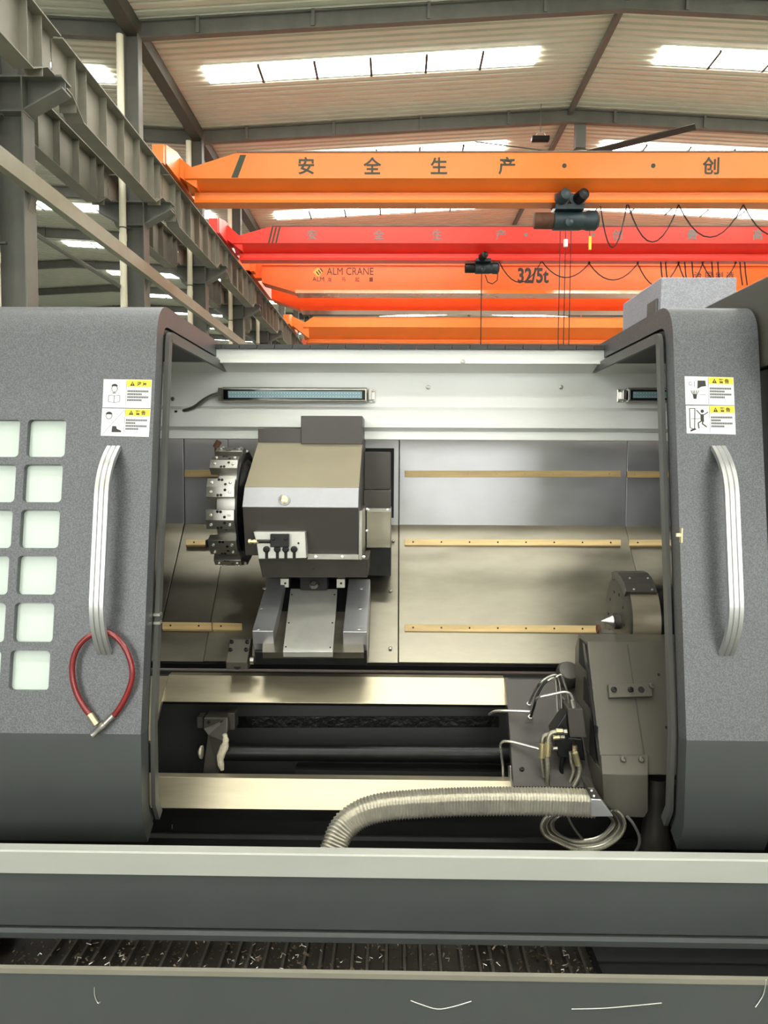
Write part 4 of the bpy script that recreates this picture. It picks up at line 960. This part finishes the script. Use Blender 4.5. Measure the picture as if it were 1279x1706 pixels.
hose('steel_tube', 'pale steel tube arching from the base plate to the valve block top', [(893, 1166, 2.12), (897, 1162), (915, 1158), (928, 1155), (940, 1153), (950, 1156), (955, 1168)], .0036, M_bright, 2.03, grp=G1)
hose('steel_tube', 'steel tube arching highest behind the valve block', [(881, 1172, 2.15), (890, 1152, 2.12), (898, 1140), (910, 1130), (922, 1125), (928, 1127), (933, 1145), (936, 1188)], .0036, M_steel, 2.06, grp=G1)
hose('steel_tube', 'short steel tube descending right behind the tall arch', [(926, 1128), (934, 1124), (938, 1132), (945, 1155), (949, 1178)], .0036, M_steel, 2.05, grp=G1)
hose('steel_tube', 'thin steel tube dropping straight beside the tall arch', [(912, 1134), (924, 1130), (927, 1150), (929, 1195)], .003, M_bright, 2.08, grp=G1)
hose('steel_tube', 'dark steel tube running from the lower nut up to the arch', [(884, 1194, 2.12), (890, 1175), (894, 1160), (905, 1140), (918, 1131)], .0036, M_ox, 2.09, grp=G1)
hose('steel_tube', 'small steel tube bending down beside the valve block', [(934, 1160), (940, 1165), (943, 1176), (944, 1190)], .003, M_steel, 2.06, grp=G1)
for px, py, lab_ in ((881, 1174, 'upper bright pipe nut on the tailstock base plate'), (883, 1196, 'lower bright pipe nut on the tailstock base plate')):
    tag(MB().lathe(PP(px, py, q[0], pn), pn, [(0, .0075), (.007, .0075), (.008, .005), (.012, .0045)], 6).build('pipe_nut', M_bright), lab_, 'nut')
hose('steel_rod', 'bright steel tube bent over the end of the upper guideway', [(815, 1190, 2.2), (822, 1186, 2.18), (835, 1184.5, 2.16), (860, 1185, 2.14), (883, 1186, 2.12)], .0042, M_bright, grp=G1)
hose('steel_rod', 'pale steel tube bent down over the shaft end', [(838, 1296, 2.1), (837, 1275, 2.1), (834, 1250, 2.1), (834, 1239, 2.1), (841, 1235, 2.09), (860, 1238, 2.07), (898, 1248, 2.03)], .0036, M_bright, grp=G1)
hose('hydraulic_hose', 'braided hose curving from the upper brass nut down into the conduit shadow', [(928, 1219), (919, 1221), (914, 1228), (913, 1240), (911, 1258), (912, 1280), (912, 1310)], .0062, M_braid, 1.99, grp=G2)
hose('hydraulic_hose', 'braided hose curving from the rear brass nut at the far left', [(922, 1224), (912, 1224), (905, 1228), (903, 1242), (902, 1262), (906, 1290), (908, 1312)], .0062, M_braid, 2.01, grp=G2)
for a, b, lab_ in ((903, 1240, 'pale crimp sleeve on the far left braided hose'), (913, 1237, 'pale crimp sleeve on the second braided hose from the left')):
    tag(MB().cyl(P(a, b, 1.985), P(a-1, b+22, 1.985), .0085, n=14).build('crimp_sleeve', M_brass, smooth=True), lab_, 'fitting')
hose('hydraulic_hose', 'braided hose dropping from the brass nut right of the valve block', [(957, 1250), (959, 1262), (965, 1275), (964, 1292), (955, 1310)], .0068, M_braid, 1.985, grp=G2)
hose('hydraulic_hose', 'braided hose just behind the right brass nut', [(950, 1252), (952, 1270), (955, 1282), (952, 1295), (946, 1311)], .0055, M_braid, 2.0, grp=G2)
tag(MB().cyl(P(957.5, 1254, 1.98), P(963, 1275, 1.98), .0085, n=14).build('crimp_sleeve', M_brass, smooth=True), 'brass crimp sleeve below the right brass nut', 'fitting')
hose('hydraulic_hose', 'dark glossy hose between the two pairs of braided hoses', [(938, 1255), (935, 1280), (937, 1298), (934, 1315)], .006, M_ox, 2.02, grp=G2)
# loops of hose under the conduit
for i in range(6):
    d = i*3.2
    hose('hydraulic_hose', ['outermost', 'second outermost', 'third outermost', 'third innermost', 'second innermost', 'innermost'][i]+' of the braided hoses looped under the conduit',
         [(918+d*1.5, 1352), (906+d, 1366), (902+d*1.2, 1380), (910+d*1.1, 1394-d*.4), (930+d*.6, 1404-d*.5), (960, 1416-d*.9), (1000-d*.3, 1414-d*1.1), (1028-d*.8, 1398-d*1.1), (1040-d*1.2, 1378-d*.7), (1036-d*1.6, 1360-d*.3), (1026-d*1.4, 1350)], .0048, (M_braid, M_steel, M_braid, M_cast, M_braid, M_steel)[i], 1.86+i*.008, grp=G3)
hose('hydraulic_hose', 'single thin pale hose hanging right of the looped hoses', [(1044, 1360), (1054, 1372), (1064, 1392), (1064, 1408), (1058, 1420)], .0038, M_bright, 1.86)
hose('hydraulic_hose', 'thin grey cable slanting inside the hose loop', [(944, 1355), (950, 1370), (962, 1388), (974, 1402)], .003, M_steel, 1.9)
# ribbed conduit
YC = 1.83
cdt = thing('cable_conduit', 'fat ribbed metal conduit curving down from the tailstock to the track', 'conduit', P(780, 1360, YC))
cp = [(546, 1440, 1.74), (556, 1412, 1.76), (566, 1388, 1.78), (582, 1368, 1.80), (610, 1352, 1.81), (650, 1343, 1.82), (720, 1338, 1.83), (800, 1335, 1.83), (900, 1335, 1.83), (988, 1338, 1.83)]
path = smooth_path([P(a, b, c) for a, b, c in cp], 14)
# resample evenly
seg = [0.]
for a, b in zip(path[:-1], path[1:]): seg.append(seg[-1]+(b-a).length)
NR = 96; even = []
for i in range(NR*2):
    t = seg[-1]*i/(NR*2-1); k = max(j for j in range(len(seg)) if seg[j] <= t+1e-9); k = min(k, len(path)-2)
    even.append(path[k].lerp(path[k+1], (t-seg[k])/max(1e-9, seg[k+1]-seg[k])))
rings = []
for i, p in enumerate(even):
    t = (even[min(i+1, len(even)-1)]-even[max(i-1, 0)]).normalized(); yv = Vector((0, 1, 0)); yv = (yv-t*yv.dot(t)).normalized(); u = t.cross(yv)
    s = 1. if i % 2 else .9
    hw_, hh_ = .028*s, .0315*s
    rings.append([p+yv*(q_.x)+u*(q_.y) for q_ in rrect(hw_, hh_, .016, 3)])
MB().loft(rings).build('ribbed_sleeve', M_flex, cdt)
MB().prism([P(984, 1331, YC-.032), P(1001, 1332, YC-.032), P(1022, 1361, YC-.032), P(984, 1361, YC-.032)], (0, .062, 0)).build('end_fitting', M_alu, cdt, bevel=.002)
fp = [P(978, 1312, YC-.03), P(990, 1313, YC-.03), P(1003, 1333, YC-.03), P(984, 1331, YC-.03)]
MB().prism(fp, (0, .07, 0)).build('end_clamp', M_cast, cdt, bevel=.002)
for a, b in ((985, 1317), (989, 1326)): bolt(P(a, b, YC-.031), (0, -1, .3), M_bright, cdt, .5)

# small latch on the right rim and hinge tabs on the left rim
lt = P(1127, 890, 1.81)
la = thing('door_latch', 'small brass coloured latch pin on the edge of the right door', 'latch', lt)
MB().box(lt.x-.008, lt.x+.003, lt.y-.02, lt.y-.015, lt.z-.004, lt.z+.004).build('pin', M_brass, la)
MB().box(lt.x+.003, lt.x+.006, lt.y-.022, lt.y-.01, lt.z-.018, lt.z+.016).build('plate', M_brass, la)
tb_ = P(262, 1030, 1.84)
ht = thing('switch_tab', 'pair of small bright metal tabs on the edge of the left door', 'bracket', tb_)
for dz in (.012, -.008): MB().box(tb_.x-.004, tb_.x+.012, tb_.y-.02, tb_.y, tb_.z+dz-.003, tb_.z+dz+.003).build('tab', M_bright, ht)
# dark apron behind the lower doors
# ================================================================== things right of and behind the lathe
cb_ = thing('control_cabinet', 'olive grey control cabinet at the right edge beside the right door', 'cabinet', (1.2, 2.0, 0))
zct = zz(440, 1.76, 1279)
MB().box(.875, 1.5, 1.74, 2.24, zz(602, 1.78, 1270), zct).build('cabinet_top', M_cab, cb_, bevel=.004)
MB().box(.89, 1.5, 1.78, 2.24, .05, zz(604, 1.78, 1270)).build('cabinet_body', M_edge, cb_, bevel=.004)
ebz = zz(462, 2.25, 1160)
eb = thing('electrical_box', 'light speckled grey box standing on the machine behind the right door', 'box', (P(1160, 510, 2.25).x, 2.4, zz(530, 2.25)))
MB().box(P(1100, 500, 2.25).x, P(1226, 500, 2.25).x, 2.25, 2.62, zz(545, 2.25), ebz).build('body', pm('speckled_light_grey', (150, 150, 158), .5, 0, .03, 5, speck=.2), eb, bevel=.003)
MB().box(P(1086, 520, 2.3).x, P(1100, 520, 2.25).x, 2.27, 2.35, zz(540, 2.3), zz(500, 2.3)).build('side_bracket', M_rim, eb, bevel=.002)
